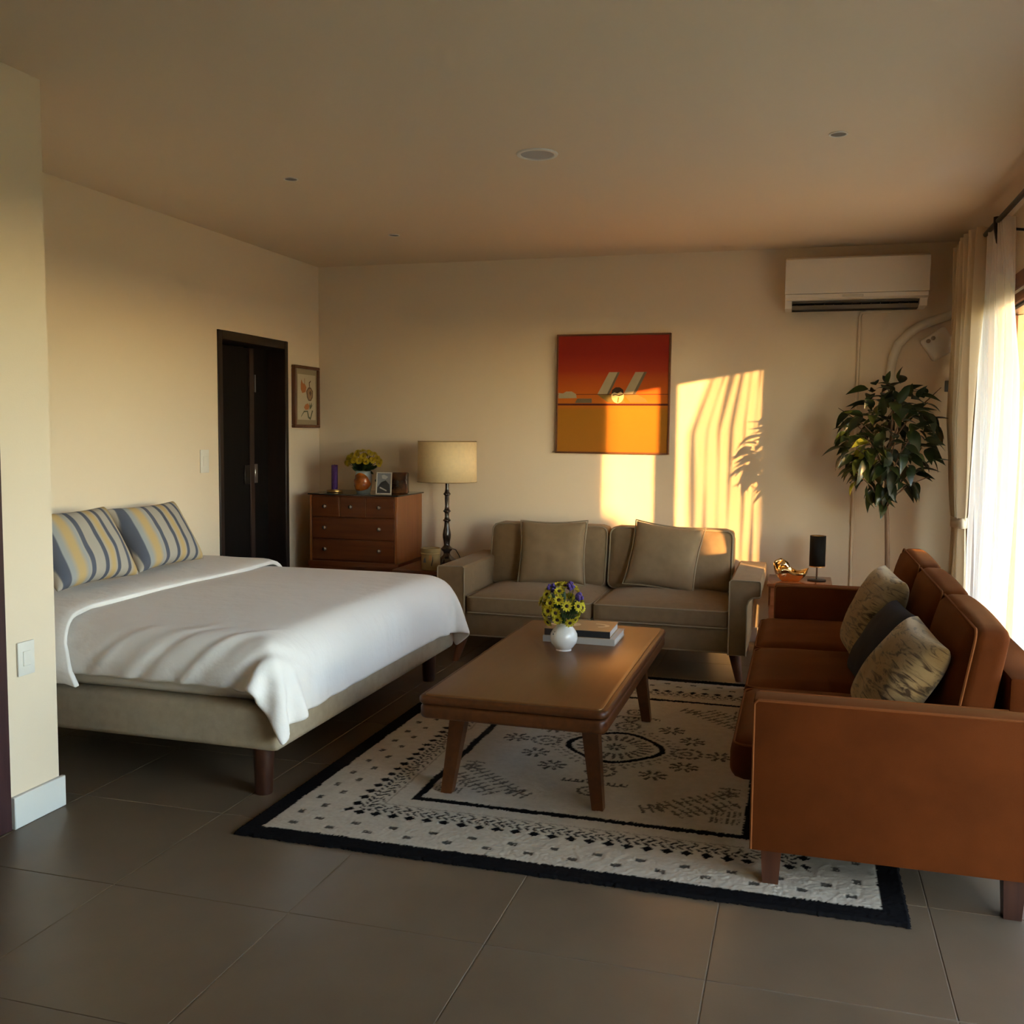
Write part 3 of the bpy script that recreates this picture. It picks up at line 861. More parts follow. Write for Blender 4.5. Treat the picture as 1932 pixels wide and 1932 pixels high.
for sgn, xi in ((-1, 1.577), (1, 3.160)):
    pr = arm_profile(sgn, xi)
    a = B().poly(pr, 'Y', SF, SB-0.02, 0.007, 2).build('arm', TAUPE, sofa)
    B().tube([(x, SF-0.002, z) for x, z in pr], 0.0048, 6, True).build('piping', TAUPEP, a)
for k, (xa, xb) in enumerate(((1.582, 2.366), (2.372, 3.156))):
    c = cushion(B(), xa, xb, SF+0.005, -0.42, 0.298, 0.405, 0.022, 0.042, 'Z', 14).build('seat_cushion', TAUPE, sofa, angle=180)
    for z in (0.303, 0.398):
        B().tube(loop3(xa+0.004, xb-0.004, SF+0.008, -0.43, 0.03, z), 0.0048, 6, True).build('piping', TAUPEP, c)
# back cushions, leaned a little
def lean_y(o_b, y0, z0, k):
    for v in o_b.bm.verts: v.co.y += (v.co.z - z0)*k
    return o_b
for xa, xb in ((1.545, 2.335), (2.345, 3.135)):
    bb = cushion(B(), xa, xb, -0.60, -0.43, 0.40, 0.80, 0.04, 0.03, 'Y', 14)
    c = lean_y(bb, 0, 0.40, 0.22).build('back_cushion', TAUPE, sofa, angle=180)
    pb = B()
    lp = [(x, -0.592 + (z-0.40)*0.22, z) for x, z in rrect(xa+0.006, xb-0.006, 0.41, 0.794, 0.045, 6)]
    pb.tube(lp, 0.0048, 6, True).build('piping', TAUPEP, c)
for lx, ly, ox, oy in ((1.56, -1.13, -0.035, -0.05), (3.19, -1.10, 0.035, -0.05), (1.56, -0.36, -0.03, 0.04), (3.19, -0.36, 0.03, 0.04)):
    B().taper((lx+ox, ly+oy, 0), (lx, ly, 0.158), 0.020, 0.036, 14, 0).build('leg', SLEG, sofa)

TAUPE2 = mat('taupe cushion cloth', (0.25, 0.172, 0.096), rough=0.85, spec=0.2, var=0.08, vscale=20, bump=0.2, bscale=600, sheen=0.3, sheen_tint=(0.9, 0.75, 0.55))
pillow('throw_pillow', 'square taupe throw pillow on the seat nearer the tall lamp', 'cushion', 0.445, 0.425, 0.13, TAUPE2,
       frame((2.015, -0.76, 0.432), (0.014, -1), -0.03, 0.32), 'taupe throw pillows on the beige sofa', 5, TAUPEP)
pillow('throw_pillow', 'tilted taupe throw pillow on the seat under the sun patch', 'cushion', 0.45, 0.43, 0.13, TAUPE2,
       frame((2.69, -0.73, 0.438), (-0.07, -1), 0.097, 0.40), 'taupe throw pillows on the beige sofa', 6, TAUPEP)

# ================================================================== RUST SOFA
RUST = mat('rust velvet', (0.094, 0.0228, 0.0050), rough=0.9, spec=0.06, var=0.25, vscale=6, bump=0.12, bscale=500, sheen=0.10, sheen_tint=(1.0, 0.45, 0.15))
RUSTP = mat('rust piping', (0.16, 0.050, 0.014), rough=0.9, spec=0.1)
OLEG = wood('rust sofa leg wood', (0.045, 0.013, 0.006), (0.08, 0.026, 0.011), rough=0.4, axis='Z')
os_ = thing('sofa', 'rust orange velvet three-seat sofa with its back to the window', 'sofa', (3.8, -2.55, 0))
AY0, AY1 = -3.79, -1.30
for ya, yb in ((AY0, AY0+0.112), (AY1-0.112, AY1)):
    a = B().rbox(3.41, 4.26, ya, yb, 0.125, 0.60, 0.010, 2).build('arm', RUST, os_)
    for yy in (ya+0.003, yb-0.003):
        B().tube([(3.414, yy, 0.13), (3.413, yy, 0.585), (3.425, yy, 0.598), (4.25, yy, 0.598)], 0.0045, 6).build('piping', RUSTP, a)
B().rbox(3.43, 4.15, AY0+0.11, AY1-0.11, 0.125, 0.30, 0.012, 2).build('base', RUST, os_)
B().rbox(4.135, 4.26, AY0+0.10, AY1-0.10, 0.125, 0.70, 0.012, 2).build('back_frame', RUST, os_)
ins0, ins1 = AY0+0.114, AY1-0.114
seg = (ins1-ins0)/3
for k in range(3):
    ya, yb = ins0+seg*k, ins0+seg*(k+1)
    y_in = ya+0.002; y_out = yb-0.002
    bb = cushion(B(), 3.335, 4.02, y_in, y_out, 0.29, 0.425, 0.045, 0.03, 'Z', 14, wr=0.003, seed=40+k)
    c = bb.build('seat_cushion', RUST, os_, angle=180)
    B().tube(loop3(3.346, 4.0, y_in+0.008, y_out-0.008, 0.04, 0.415), 0.004, 6, True).build('piping', RUSTP, c)
    bb = cushion(B(), 3.965, 4.075, y_in, y_out, 0.405, 0.83, 0.035, 0.045, 'X', 14, wr=0.004, seed=60+k)
    for v in bb.bm.verts:
        v.co.x += (v.co.z-0.405)*0.17
        u = (v.co.y-(ya+yb)/2)/(seg/2)
        if v.co.z > 0.7: v.co.z += 0.014*(1-u*u)*((v.co.z-0.7)/0.13)
    c = bb.build('back_cushion', RUST, os_, angle=180)
    for xo in (3.972,):
        lp = []
        for y, z in rrect(y_in+0.006, y_out-0.006, 0.415, 0.826, 0.035, 5):
            u = (y-(ya+yb)/2)/(seg/2); zz = z + (0.014*(1-u*u)*((z-0.7)/0.13) if z > 0.7 else 0)
            lp.append((xo+(zz-0.405)*0.17, y, zz))
        B().tube(lp, 0.0045, 6, True).build('piping', RUSTP, c)
for lx in (3.475, 4.16):
    for ly in (-3.735, -1.36):
        B().taper((lx, ly, 0.014 if lx < 3.8 else 0.0), (lx, ly, 0.128), 0.034, 0.044, 4).build('leg', OLEG, os_, smooth=False)

def bark_mat():
    m, N, L, bs = new_mat('bark print plush')
    bs.inputs['Roughness'].default_value = 0.95; bs.inputs['Specular IOR Level'].default_value = 0.1
    bs.inputs['Sheen Weight'].default_value = 0.4; bs.inputs['Sheen Tint'].default_value = (0.95, 0.85, 0.65, 1)
    tc = N.new('ShaderNodeTexCoord'); mp = N.new('ShaderNodeMapping'); mp.inputs['Scale'].default_value = (5, 5, 26)
    mp.inputs['Rotation'].default_value = (0, 0.35, 0)
    L.new(tc.outputs['Object'], mp.inputs['Vector'])
    n = N.new('ShaderNodeTexNoise'); n.inputs['Scale'].default_value = 1.6; n.inputs['Detail'].default_value = 7; n.inputs['Distortion'].default_value = 1.6
    L.new(mp.outputs[0], n.inputs['Vector'])
    n2 = N.new('ShaderNodeTexNoise'); n2.inputs['Scale'].default_value = 4.5; n2.inputs['Detail'].default_value = 3
    L.new(tc.outputs['Object'], n2.inputs['Vector'])
    r1 = N.new('ShaderNodeValToRGB')
    r1.color_ramp.elements[0].position = 0.38; r1.color_ramp.elements[0].color = (0.055, 0.03, 0.014, 1)
    r1.color_ramp.elements[1].position = 0.50; r1.color_ramp.elements[1].color = (0.30, 0.205, 0.098, 1)
    L.new(n.outputs['Fac'], r1.inputs[0])
    mx = N.new('ShaderNodeMix'); mx.data_type = 'RGBA'; mx.blend_type = 'MULTIPLY'; mx.inputs['Factor'].default_value = 0.7
    r2_ = N.new('ShaderNodeValToRGB')
    r2_.color_ramp.elements[0].position = 0.4; r2_.color_ramp.elements[0].color = (0.62, 0.50, 0.34, 1)
    r2_.color_ramp.elements[1].position = 0.62; r2_.color_ramp.elements[1].color = (1, 1, 1, 1)
    L.new(n2.outputs['Fac'], r2_.inputs[0])
    L.new(r1.outputs[0], mx.inputs['A']); L.new(r2_.outputs[0], mx.inputs['B'])
    L.new(mx.outputs['Result'], bs.inputs['Base Color'])
    n3 = N.new('ShaderNodeTexNoise'); n3.inputs['Scale'].default_value = 220
    L.new(tc.outputs['Object'], n3.inputs['Vector'])
    bp = N.new('ShaderNodeBump'); bp.inputs['Strength'].default_value = 0.3; bp.inputs['Distance'].default_value = 0.006
    L.new(n3.outputs['Fac'], bp.inputs['Height']); L.new(bp.outputs[0], bs.inputs['Normal'])
    return m
BARKP = bark_mat()
NAVY = mat('navy linen', (0.022, 0.022, 0.030), rough=0.9, spec=0.15, var=0.15, vscale=10, bump=0.2, bscale=500)
pillow('plush_pillow', 'bark patterned plush pillow farthest from the near arm of the rust sofa', 'cushion', 0.45, 0.41, 0.17, BARKP,
       frame((3.76, -2.384, 0.452), (math.cos(3.267), math.sin(3.267)), 0.041, 0.416), 'bark patterned pillows on the rust sofa', 11, pinch=0.04)
pillow('linen_pillow', 'dark navy pillow between the two bark patterned pillows', 'cushion', 0.41, 0.35, 0.13, NAVY,
       frame((3.758, -2.847, 0.452), (math.cos(3.275), math.sin(3.275)), 0.015, 0.548), None, 12, pinch=0.04)
pillow('plush_pillow', 'bark patterned plush pillow nearest the near arm of the rust sofa', 'cushion', 0.44, 0.38, 0.16, BARKP,
       frame((3.75, -3.395, 0.455), (math.cos(3.30), math.sin(3.30)), 0.082, 0.576), 'bark patterned pillows on the rust sofa', 13, pinch=0.04)

# ================================================================== COFFEE TABLE
TOPW = wood('polished table wood', (0.118, 0.047, 0.0135), (0.142, 0.059, 0.018), rough=0.40, axis='Y', coat=0.25, coat_rough=0.34, spec=1.0)
TOPW.node_tree.nodes['Principled BSDF'].inputs['Specular Tint'].default_value = (1.0, 0.64, 0.26, 1)
EDGEW = wood('table edge wood', (0.062, 0.018, 0.0042), (0.095, 0.030, 0.0075), rough=0.42, axis='Y', coat=0.05, spec=0.3)
tab = thing('coffee_table', 'long wooden coffee table with splayed legs on the patterned rug', 'coffee table', (2.553, -2.73, 0))
TX0, TX1, TY0, TY1 = 2.200, 2.908, -3.515, -1.945
B().poly(rrect(TX0, TX1, TY0, TY1, 0.035, 6), 'Z', 0.405, 0.436, 0.012, 3).build('rim', EDGEW, tab)
B().poly(rrect(TX0+0.022, TX1-0.022, TY0+0.022, TY1-0.022, 0.02, 6), 'Z', 0.430, 0.440, 0.0025, 2).build('top', TOPW, tab)
B().poly(rrect(TX0+0.004, TX1-0.004, TY0+0.004, TY1-0.004, 0.035, 6), 'Z', 0.352, 0.404, 0.014, 3).build('apron', EDGEW, tab)
for sx in (-1, 1):
    for sy in (-1, 1):
        fx, fy = 2.548+sx*0.297, -2.722+sy*0.594
        B().taper((fx, fy, 0.012), (fx-sx*0.045, fy-sy*0.035, 0.36), 0.030, 0.046, 4).build('leg', EDGEW, tab, smooth=False)

# vase and flowers on the table
CERAM = mat('white glaze', (0.80, 0.80, 0.76), rough=0.12, coat=0.5)
vs_ = thing('vase', 'small round white ceramic vase of flowers on the coffee table', 'vase', (2.540, -2.615, 0.440))
B().lathe([(0.033, 0.0), (0.038, 0.002), (0.038, 0.010), (0.046, 0.018), (0.062, 0.040), (0.067, 0.062), (0.064, 0.084), (0.052, 0.106), (0.038, 0.122), (0.033, 0.130), (0.036, 0.136), (0.032, 0.137), (0.029, 0.128), (0.028, 0.10)], n=36).build('body', CERAM, vs_, world=False)
vs_.scale = (0.92, 0.92, 0.92)
INK = mat('ink mark', (0.02, 0.02, 0.02), rough=0.5)
for ax, z, r in ((-0.040, 0.086, 0.0035), (-0.034, 0.098, 0.0022)):
    rr = 0.0645
    yy = -math.sqrt(max(0.0, (0.0635 if z < 0.09 else 0.0575)**2 - ax*ax))
    B().sphere((ax, yy, z), r, 8, 6).build('painted_mark', INK, vs_, world=False)

YPET = mat('yellow petals', (0.62, 0.47, 0.02), rough=0.6, var=0.2, vscale=60)
YPET2 = mat('lemon petals', (0.60, 0.52, 0.02), rough=0.6, var=0.2, vscale=60)
CENT = mat('flower centre', (0.045, 0.022, 0.006), rough=0.9, bump=0.4, bscale=900)
PURP = mat('purple petals', (0.085, 0.045, 0.24), rough=0.7)
STEMG = mat('flower stem', (0.035, 0.075, 0.015), rough=0.6)
FLEAF = leafy('flower leaves', (0.035, 0.07, 0.02), 0.2)
def daisy_meshes(R, tag_, pm, npet=11, cup=0.35):
    V, F = [], []
    for layer, (rs, lift, n) in enumerate(((1.0, cup*0.5, npet), (0.72, cup, npet-2))):
        for k in range(n):
            a = 2*math.pi*(k+0.5*layer)/n; w = math.pi/n*1.15
            i = len(V)
            for rr, ww, zz in ((0.16, 0.5, 0.0), (0.55, 1.0, 0.5), (0.85, 0.85, 0.85), (1.0, 0.35, 1.0)):
                for s_ in (-1, 0, 1):
                    a2 = a + s_*w*ww*(0.75 if rr > 0.8 else 1)
                    V.append((R*rs*rr*math.cos(a2), R*rs*rr*math.sin(a2), R*(lift*zz*zz + 0.08*layer) - (0.06*R if s_ == 0 else 0)))
            for q in range(3):
                for s_ in range(2):
                    p0 = i+q*3+s_; F.append((p0, p0+1, p0+4, p0+3))
    me = bpy.data.meshes.new('petals'); me.from_pydata(V, [], F); me.shade_smooth(); me.materials.append(pm)
    b = B().sphere((0, 0, R*0.16), R*0.34, 10, 6, (1, 1, 0.55)); mc = bpy.data.meshes.new('flower_centre'); b.bm.to_mesh(mc); b.bm.free(); mc.shade_smooth(); mc.materials.append(CENT)
    return me, mc
def place_flower(name, label, cat, group, petal_me, cent_me, head, base, stem_col=STEMG, tilt=None, parent_extra=None):
    head = Vector(head); base = Vector(base)
    t = thing(name, label, cat, base[:], None, group)
    d = tilt if tilt is not None else (head-base)
    mid = base.lerp(head, 0.55) + Vector((0, 0, (head-base).length*0.08))
    B().tube([base, base.lerp(mid, 0.6), mid, mid.lerp(head, 0.6), head], 0.0016, 5).build('stem', stem_col, t)
    q = Vector(d).normalized().to_track_quat('Z', 'Y')
    for nm, me in (('petals', petal_me), ('flower_centre', cent_me)):
        if me is None: continue
        o = bpy.data.objects.new(nm, me); COL.objects.link(o); o.parent = t
        o.location = head-base; o.rotation_euler = q.to_euler()
    return t
dm = daisy_meshes(0.0245, 'd', YPET2)
VB = Vector((2.540, -2.615, 0.545))
CC = Vector((2.532, -2.62, 0.638))
r = random.Random(5)
heads = []
tries = 0
fixed = [(-0.052, -0.055, 0.588), (-0.006, -0.075, 0.604), (0.046, -0.062, 0.592), (-0.045, -0.085, 0.642), (0.0, -0.078, 0.690), (-0.066, -0.04, 0.665)]
for fx, fy, fz in fixed: heads.append(Vector((2.535+fx, -2.62+fy, fz-0.012)))
while len(heads) < 34 and tries < 6000:
    tries += 1
    v = Vector((r.gauss(0, 1), r.gauss(0, 1), r.gauss(0.35, 1))).normalized()
    pnt = CC + Vector((v.x*0.092, v.y*0.085, v.z*0.086 + 0.012))
    if pnt.z < 0.585: continue
    if all((pnt-h).length > 0.030 for h in heads): heads.append(pnt)
for h in heads:
    d = (h-CC)
    place_flower('yellow_daisy', 'yellow dark-eyed flower in the white vase on the coffee table', 'flower', 'yellow flowers in the white vase', dm[0], dm[1], h, VB + Vector((r.uniform(-.012, .012), r.uniform(-.012, .012), 0)), tilt=d + Vector((0, -0.015, 0.01)))
# purple tufts
def tuft():
    b = B()
    for k in range(26):
        v = Vector((r.gauss(0, 1), r.gauss(0, 1), r.gauss(0, 1))).normalized()*0.016
        b.sphere(v, 0.0065, 6, 4)
    me = bpy.data.meshes.new('purple_bloom'); b.bm.to_mesh(me); b.bm.free(); me.shade_smooth(); me.materials.append(PURP); return me
tm = tuft()
for (dx, dz), lb in zip(((-0.045, 0.735), (0.042, 0.748), (0.082, 0.702)), ('purple flower at the top left of the coffee table bouquet', 'purple flower at the top right of the coffee table bouquet', 'purple flower at the right side of the coffee table bouquet')):
    place_flower('purple_flower', lb, 'flower', 'purple flowers in the white vase', tm, None, (2.535+dx, -2.65, dz-0.012), VB)
def bouquet_leaves(parent, C, R, n, size, seed):
    rr = random.Random(seed)
    for k in range(n):
        v = Vector((rr.gauss(0, 1), rr.gauss(0, 1), rr.gauss(0.1, 0.8))).normalized()
        c = Vector(C) + Vector((v.x*R[0], v.y*R[1], v.z*R[2]))*rr.uniform(0.45, 0.95)
        t = (v + Vector((0, 0, 0.4))).normalized(); w = t.orthogonal().normalized(); s_ = size*rr.uniform(0.7, 1.3)
        nn = t.cross(w)
        pts = [c - t*s_, c - t*s_*0.2 + w*s_*0.4 + nn*0.003, c + t*s_, c - t*s_*0.2 - w*s_*0.4 + nn*0.003]
        V = [Vector(p_) - Vector(WORLD_LOC[parent.name]) for p_ in pts] 
        o = mesh_obj('leaf', V, [(0, 1, 2), (0, 2, 3)], FLEAF, parent, smooth=False)
lv = thing('bouquet_greenery', 'dark green leaves between the flowers of the coffee table vase', 'greenery', VB[:])
bouquet_leaves(lv, (2.535, -2.62, 0.63), (0.085, 0.075, 0.085), 60, 0.026, 3)
B().tube([VB + Vector((0, 0, -0.06)), VB, VB + Vector((0.01, -0.005, 0.09))], 0.003, 6).build('stem', STEMG, lv)

# books on the table
PAPER = mat('page block', (0.66, 0.64, 0.60), rough=0.8, bump=0.3, bscale=30, stretch=(1, 1, 60))
def book(name, label, loc, rz, w, d, h, cover, spine_col, group):
    t = thing(name, label, 'book', loc, (0, 0, rz), group)
    b = B(); b.rbox(-w/2, w/2, -d/2, d/2, h-0.003, h, 0.0008, 1).build('front_cover', cover, t, world=False)
    B().rbox(-w/2, w/2, -d/2, d/2, 0, 0.003, 0.0008, 1).build('back_cover', cover, t, world=False)
    B().rbox(-w/2, w/2, -d/2, -d/2+0.003, 0.0025, h-0.0025).build('spine', spine_col, t, world=False)
    B().rbox(-w/2+0.004, w/2-0.004, -d/2+0.003, d/2-0.004, 0.003, h-0.003).build('pages', PAPER, t, world=False)
    return t
GREYC = mat('grey book cover', (0.46, 0.44, 0.40), rough=0.5)
BROWNC = mat('tan book cover', (0.33, 0.22, 0.11), rough=0.45)
BLACKC = mat('black book spine', (0.014, 0.014, 0.018), rough=0.45)
book('hardback_book', 'pale grey hardback book at the bottom of the stack on the coffee table', (2.572, -2.325, 0.440), 0.0, 0.335, 0.27, 0.030, GREYC, GREYC, 'books on the coffee table')
bk = book('hardback_book', 'brown book with black spine on top of the grey book', (2.562, -2.335, 0.470), 0.02, 0.305, 0.245, 0.034, BROWNC, BLACKC, 'books on the coffee table')
CREAM = mat('cream print', (0.62, 0.50, 0.32), rough=0.5)
def flat(name, pts, z, m, parent, h=0.0006):
    return B().poly(pts, 'Z', z, z+h).build(name, m, parent, world=False, smooth=False)
flat('cover_print', [(-0.08+0.075*math.cos(a), 0.0+0.05*math.sin(a)) for a in np.linspace(0, 2*math.pi, 24, endpoint=False)], 0.034, CREAM, bk)
flat('cover_print', [(0.06+0.07*math.cos(a), 0.005+0.045*math.sin(a)) for a in np.linspace(-1.2, 1.6, 14)] + [(0.06+0.05*math.cos(a), 0.005+0.03*math.sin(a)) for a in np.linspace(1.6, -1.2, 14)], 0.034, CREAM, bk)
B().rbox(-0.02, -0.012, -0.1245, -0.1222, 0.013, 0.021).build('spine_mark', CREAM, bk, world=False)

# ================================================================== DRESSER AND WHAT STANDS ON IT
DRW = wood('dresser wood', (0.105, 0.025, 0.007), (0.155, 0.041, 0.011), rough=0.4, axis='X', coat=0.08, spec=0.3)
DRWS = wood('dresser side wood', (0.27, 0.085, 0.022), (0.35, 0.12, 0.033), rough=0.35, axis='Z', coat=0.2)
DRE = mat('dresser edge line', (0.30, 0.12, 0.04), rough=0.4)
GLTOP = mat('dark glass top', (0.02, 0.022, 0.022), rough=0.06, spec=0.6)
dr = thing('dresser', 'reddish wooden chest of drawers with a dark glass top in the corner', 'chest of drawers', (0.51, -0.27, 0))
X0, X1, Y0, Y1, ZB, ZT = 0.180, 0.848, -0.50, -0.03, 0.478, 0.948
B().rbox(X0, X1-0.016, Y0+0.012, Y1, ZB, ZT-0.002).build('carcass', DRW, dr)
B().rbox(X1-0.018, X1, Y0, Y1, ZB, ZT, 0.002, 1).build('side_panel', DRWS, dr)
B().rbox(X0-0.002, X0+0.014, Y0, Y1, ZB, ZT, 0.002, 1).build('side_panel', DRWS, dr)
B().rbox(X0-0.012, X1+0.012, Y0-0.012, Y1+0.01, ZT, ZT+0.010, 0.002, 1).build('glass_top', GLTOP, dr)
B().poly([(Y0-0.014, ZB-0.035), (Y0-0.014, ZB-0.02), (Y0-0.002, ZB), (Y1, ZB), (Y1, ZB-0.035)], 'X', X0-0.012, X1+0.014, 0.002).build('moulding', DRW, dr)
B().rbox(X0-0.004, X1+0.006, Y0-0.006, Y1, 0.13, ZB-0.034, 0.004, 1).build('lower_case', DRW, dr)
for lx in (X0+0.03, X1-0.03):
    for ly in (Y0+0.03, Y1-0.03):
        B().taper((lx, ly, 0), (lx, ly, 0.135), 0.022, 0.034, 4).build('leg', DRW, dr, smooth=False)
KNOB = mat('knob metal', (0.60, 0.56, 0.54), rough=0.25, metal=1.0)
rows = [(0.795, 0.935, [(0.198, 0.408, 0.303), (0.416, 0.606, 0.505), (0.614, 0.828, 0.720)]),
        (0.640, 0.788, [(0.198, 0.828, None)]), (0.488, 0.633, [(0.198, 0.828, None)])]
for z0, z1, ds in rows:
    for xa, xb, kx in ds:
        d = B().rbox(xa, xb, Y0-0.002, Y0+0.02, z0, z1, 0.003, 1).build('drawer', DRW, dr)
        for k in ([kx] if kx else [0.303, 0.722]):
            kb = B().lathe([(0.008, 0), (0.008, 0.008), (0.015, 0.012), (0.0168, 0.018), (0.013, 0.026), (0.004, 0.029)], n=16)
            bmesh.ops.rotate(kb.bm, verts=kb.bm.verts, matrix=Matrix.Rotation(math.radians(90), 3, 'X'))
            bmesh.ops.translate(kb.bm, verts=kb.bm.verts, vec=(k, Y0-0.002, (z0+z1)/2+0.004))
            kb.build('knob', KNOB, d)
for xx in (0.412, 0.610):
    B().rbox(xx-0.002, xx+0.002, Y0-0.0005, Y0+0.02, 0.80, 0.932).build('divider', DRE, dr)
TOP = ZT+0.010
# candle
BRASS = mat('old brass', (0.42, 0.26, 0.09), rough=0.35, metal=0.9)
WAX = mat('purple wax', (0.085, 0.03, 0.17), rough=0.5, spec=0.4, bump=0.25, bscale=20, stretch=(1, 1, 10))
cd = thing('candle', 'purple ribbed pillar candle on a brass dish at the left end of the dresser', 'candle', (0.290, -0.33, TOP))
B().lathe([(0.052, 0), (0.058, 0.004), (0.058, 0.014), (0.054, 0.016), (0.030, 0.012), (0.028, 0.020), (0.027, 0.020)], n=30).build('dish', BRASS, cd, world=False)
prof = [(0.0235, 0.016)]
for k in range(26): prof += [(0.0235, 0.02+k*0.0068), (0.0222, 0.0234+k*0.0068)]
prof += [(0.021, 0.197), (0.006, 0.193)]
B().lathe(prof, n=22).build('wax_column', WAX, cd, world=False)
B().tube([(0, 0, 0.19), (0.001, 0, 0.203)], 0.0012, 5).build('wick', INK, cd, world=False)
# vase with yellow chrysanthemums
VASEM = mat('pale blue glaze', (0.46, 0.53, 0.54), rough=0.25, var=0.15, vscale=10, coat=0.3)
ORG = mat('orange lustre glaze', (0.62, 0.16, 0.02), rough=0.12, var=0.5, vscale=18, coat=0.5, bump=0.5, bscale=40)
dv = thing('vase', 'pale blue vase with orange glazed relief and yellow blooms on the dresser', 'vase', (0.520, -0.335, TOP))
vprof = [(0.045, 0), (0.050, 0.006), (0.058, 0.05), (0.060, 0.09), (0.058, 0.13), (0.055, 0.150), (0.058, 0.158), (0.054, 0.158), (0.050, 0.145), (0.045, 0.09)]
B().lathe(vprof, n=36).build('body', VASEM, dv, world=False)
def relief():
    rows_ = []
    # a leaf-like patch that hugs the front of the vase
    for i in range(13):
        s_ = i/12; a_mid = math.radians(-92)
        wz = 0.062*math.sin(math.pi*s_)**0.7 + 0.002
        a = a_mid + math.radians(172)*(s_-0.5)
        zc = 0.062 + 0.02*math.sin(s_*3.0)
        row = []
        for j in range(9):
            v = j/8*2-1
            z = zc + wz*v; rr = 0.0595 + 0.010*(1-v*v)*math.sin(math.pi*s_)**0.5 + 0.003*math.sin(i*2.1+j*1.7)
            row.append((rr*math.cos(a), rr*math.sin(a), max(0.008, z)))
        rows_.append(row)
    return B().grid(rows_)
ro = relief().build('orange_relief', ORG, dv, world=False)
s_ = ro.modifiers.new('thick', 'SOLIDIFY'); s_.thickness = 0.006
def mum_mesh():
    V, F = [], []; R = 0.026
    for lay in range(5):
        n = 12-lay; el = math.radians(8+lay*19)
        for k in range(n):
            a = 2*math.pi*(k+0.5*(lay % 2))/n; w = 0.30
            ca, sa = math.cos(a), math.sin(a); i = len(V)
            for rr, ww in ((0.25, 0.5), (0.75, 1.0), (1.0, 0.6)):
                rad = R*rr*math.cos(el); z = R*rr*math.sin(el)*0.85
                for s2 in (-1, 1):
                    a2 = a + s2*w*ww/ (1+0.2*lay)
                    V.append((rad*math.cos(a2), rad*math.sin(a2), z))
            F += [(i, i+1, i+3, i+2), (i+2, i+3, i+5, i+4)]
    me = bpy.data.meshes.new('bloom'); me.from_pydata(V, [], F); me.materials.append(YPET); return me
mm = mum_mesh()
DC = Vector((0.520, -0.335, TOP+0.175)); DB = Vector((0.520, -0.335, TOP+0.12))
heads = []; tries = 0
while len(heads) < 30 and tries < 6000:
    tries += 1
    v = Vector((r.gauss(0, 1), r.gauss(0, 1), r.gauss(0.3, 0.8))).normalized()
    if v.z < 0.02: continue
    pnt = DC + Vector((v.x*0.122, v.y*0.105, v.z*0.090 + 0.03))
    if all((pnt-h).length > 0.037 for h in heads): heads.append(pnt)
for h in heads:
    place_flower('chrysanthemum', 'yellow chrysanthemum in the vase on the dresser', 'flower', 'yellow chrysanthemums on the dresser', mm, None, h, DB + Vector((r.uniform(-.02, .02), r.uniform(-.02, .02), 0)), tilt=(h-DC) + Vector((0, -0.03, 0.01)))
lv2 = thing('bouquet_greenery', 'dark green leaves under the yellow blooms on the dresser', 'greenery', DB[:])
bouquet_leaves(lv2, DC + Vector((0, 0, 0.005)), (0.10, 0.09, 0.05), 70, 0.032, 8)
B().tube([DB, DB + Vector((0.005, 0.0, 0.07))], 0.004, 6).build('stem', STEMG, lv2)
# framed photograph
SILV = mat('cream photo frame', (0.62, 0.58, 0.48), rough=0.4)
ph = thing('photo_frame', 'cream framed black and white photograph standing on the dresser', 'photo frame', (0.716, -0.43, TOP), (math.radians(-12), 0, math.radians(12)))
B().rbox(-0.056, 0.056, -0.005, 0.005, 0, 0.008, 0.0015, 1).build('frame_edge', SILV, ph, world=False)
B().rbox(-0.056, 0.056, -0.005, 0.005, 0.150, 0.158, 0.0015, 1).build('frame_edge', SILV, ph, world=False)
B().rbox(-0.056, -0.048, -0.005, 0.005, 0.008, 0.150, 0.0015, 1).build('frame_edge', SILV, ph, world=False)
B().rbox(0.048, 0.056, -0.005, 0.005, 0.008, 0.150, 0.0015, 1).build('frame_edge', SILV, ph, world=False)
PHB = mat('photo grey', (0.24, 0.26, 0.28), rough=0.4); PHD = mat('photo dark', (0.035, 0.035, 0.038), rough=0.4); PHL = mat('photo light', (0.50, 0.50, 0.48), rough=0.4)
pr_ = B().rbox(-0.049, 0.049, -0.002, 0.003, 0.007, 0.151).build('photo_print', PHB, ph, world=False)
def vflat(name, pts, y, m, parent, h=0.0006):
    return B().poly(pts, 'Y', y-h, y).build(name, m, parent, world=False, smooth=False)
vflat('printed_shape', [(-0.047, 0.01), (0.046, 0.01), (0.040, 0.07), (0.012, 0.10), (-0.02, 0.085), (-0.044, 0.05)], -0.002, PHD, pr_)
vflat('printed_shape', [(-0.04+0.022, 0.135), (0.0, 0.14), (0.03, 0.125), (0.012, 0.108), (-0.012, 0.112)], -0.002, PHL, pr_)
vflat('printed_shape', [(-0.03, 0.045), (0.02, 0.022), (0.022, 0.030), (-0.026, 0.054)], -0.0026, PHL, pr_)
B().rbox(-0.02, 0.02, 0.004, 0.007, 0.02, 0.13).build('backing', INK, ph, world=False)
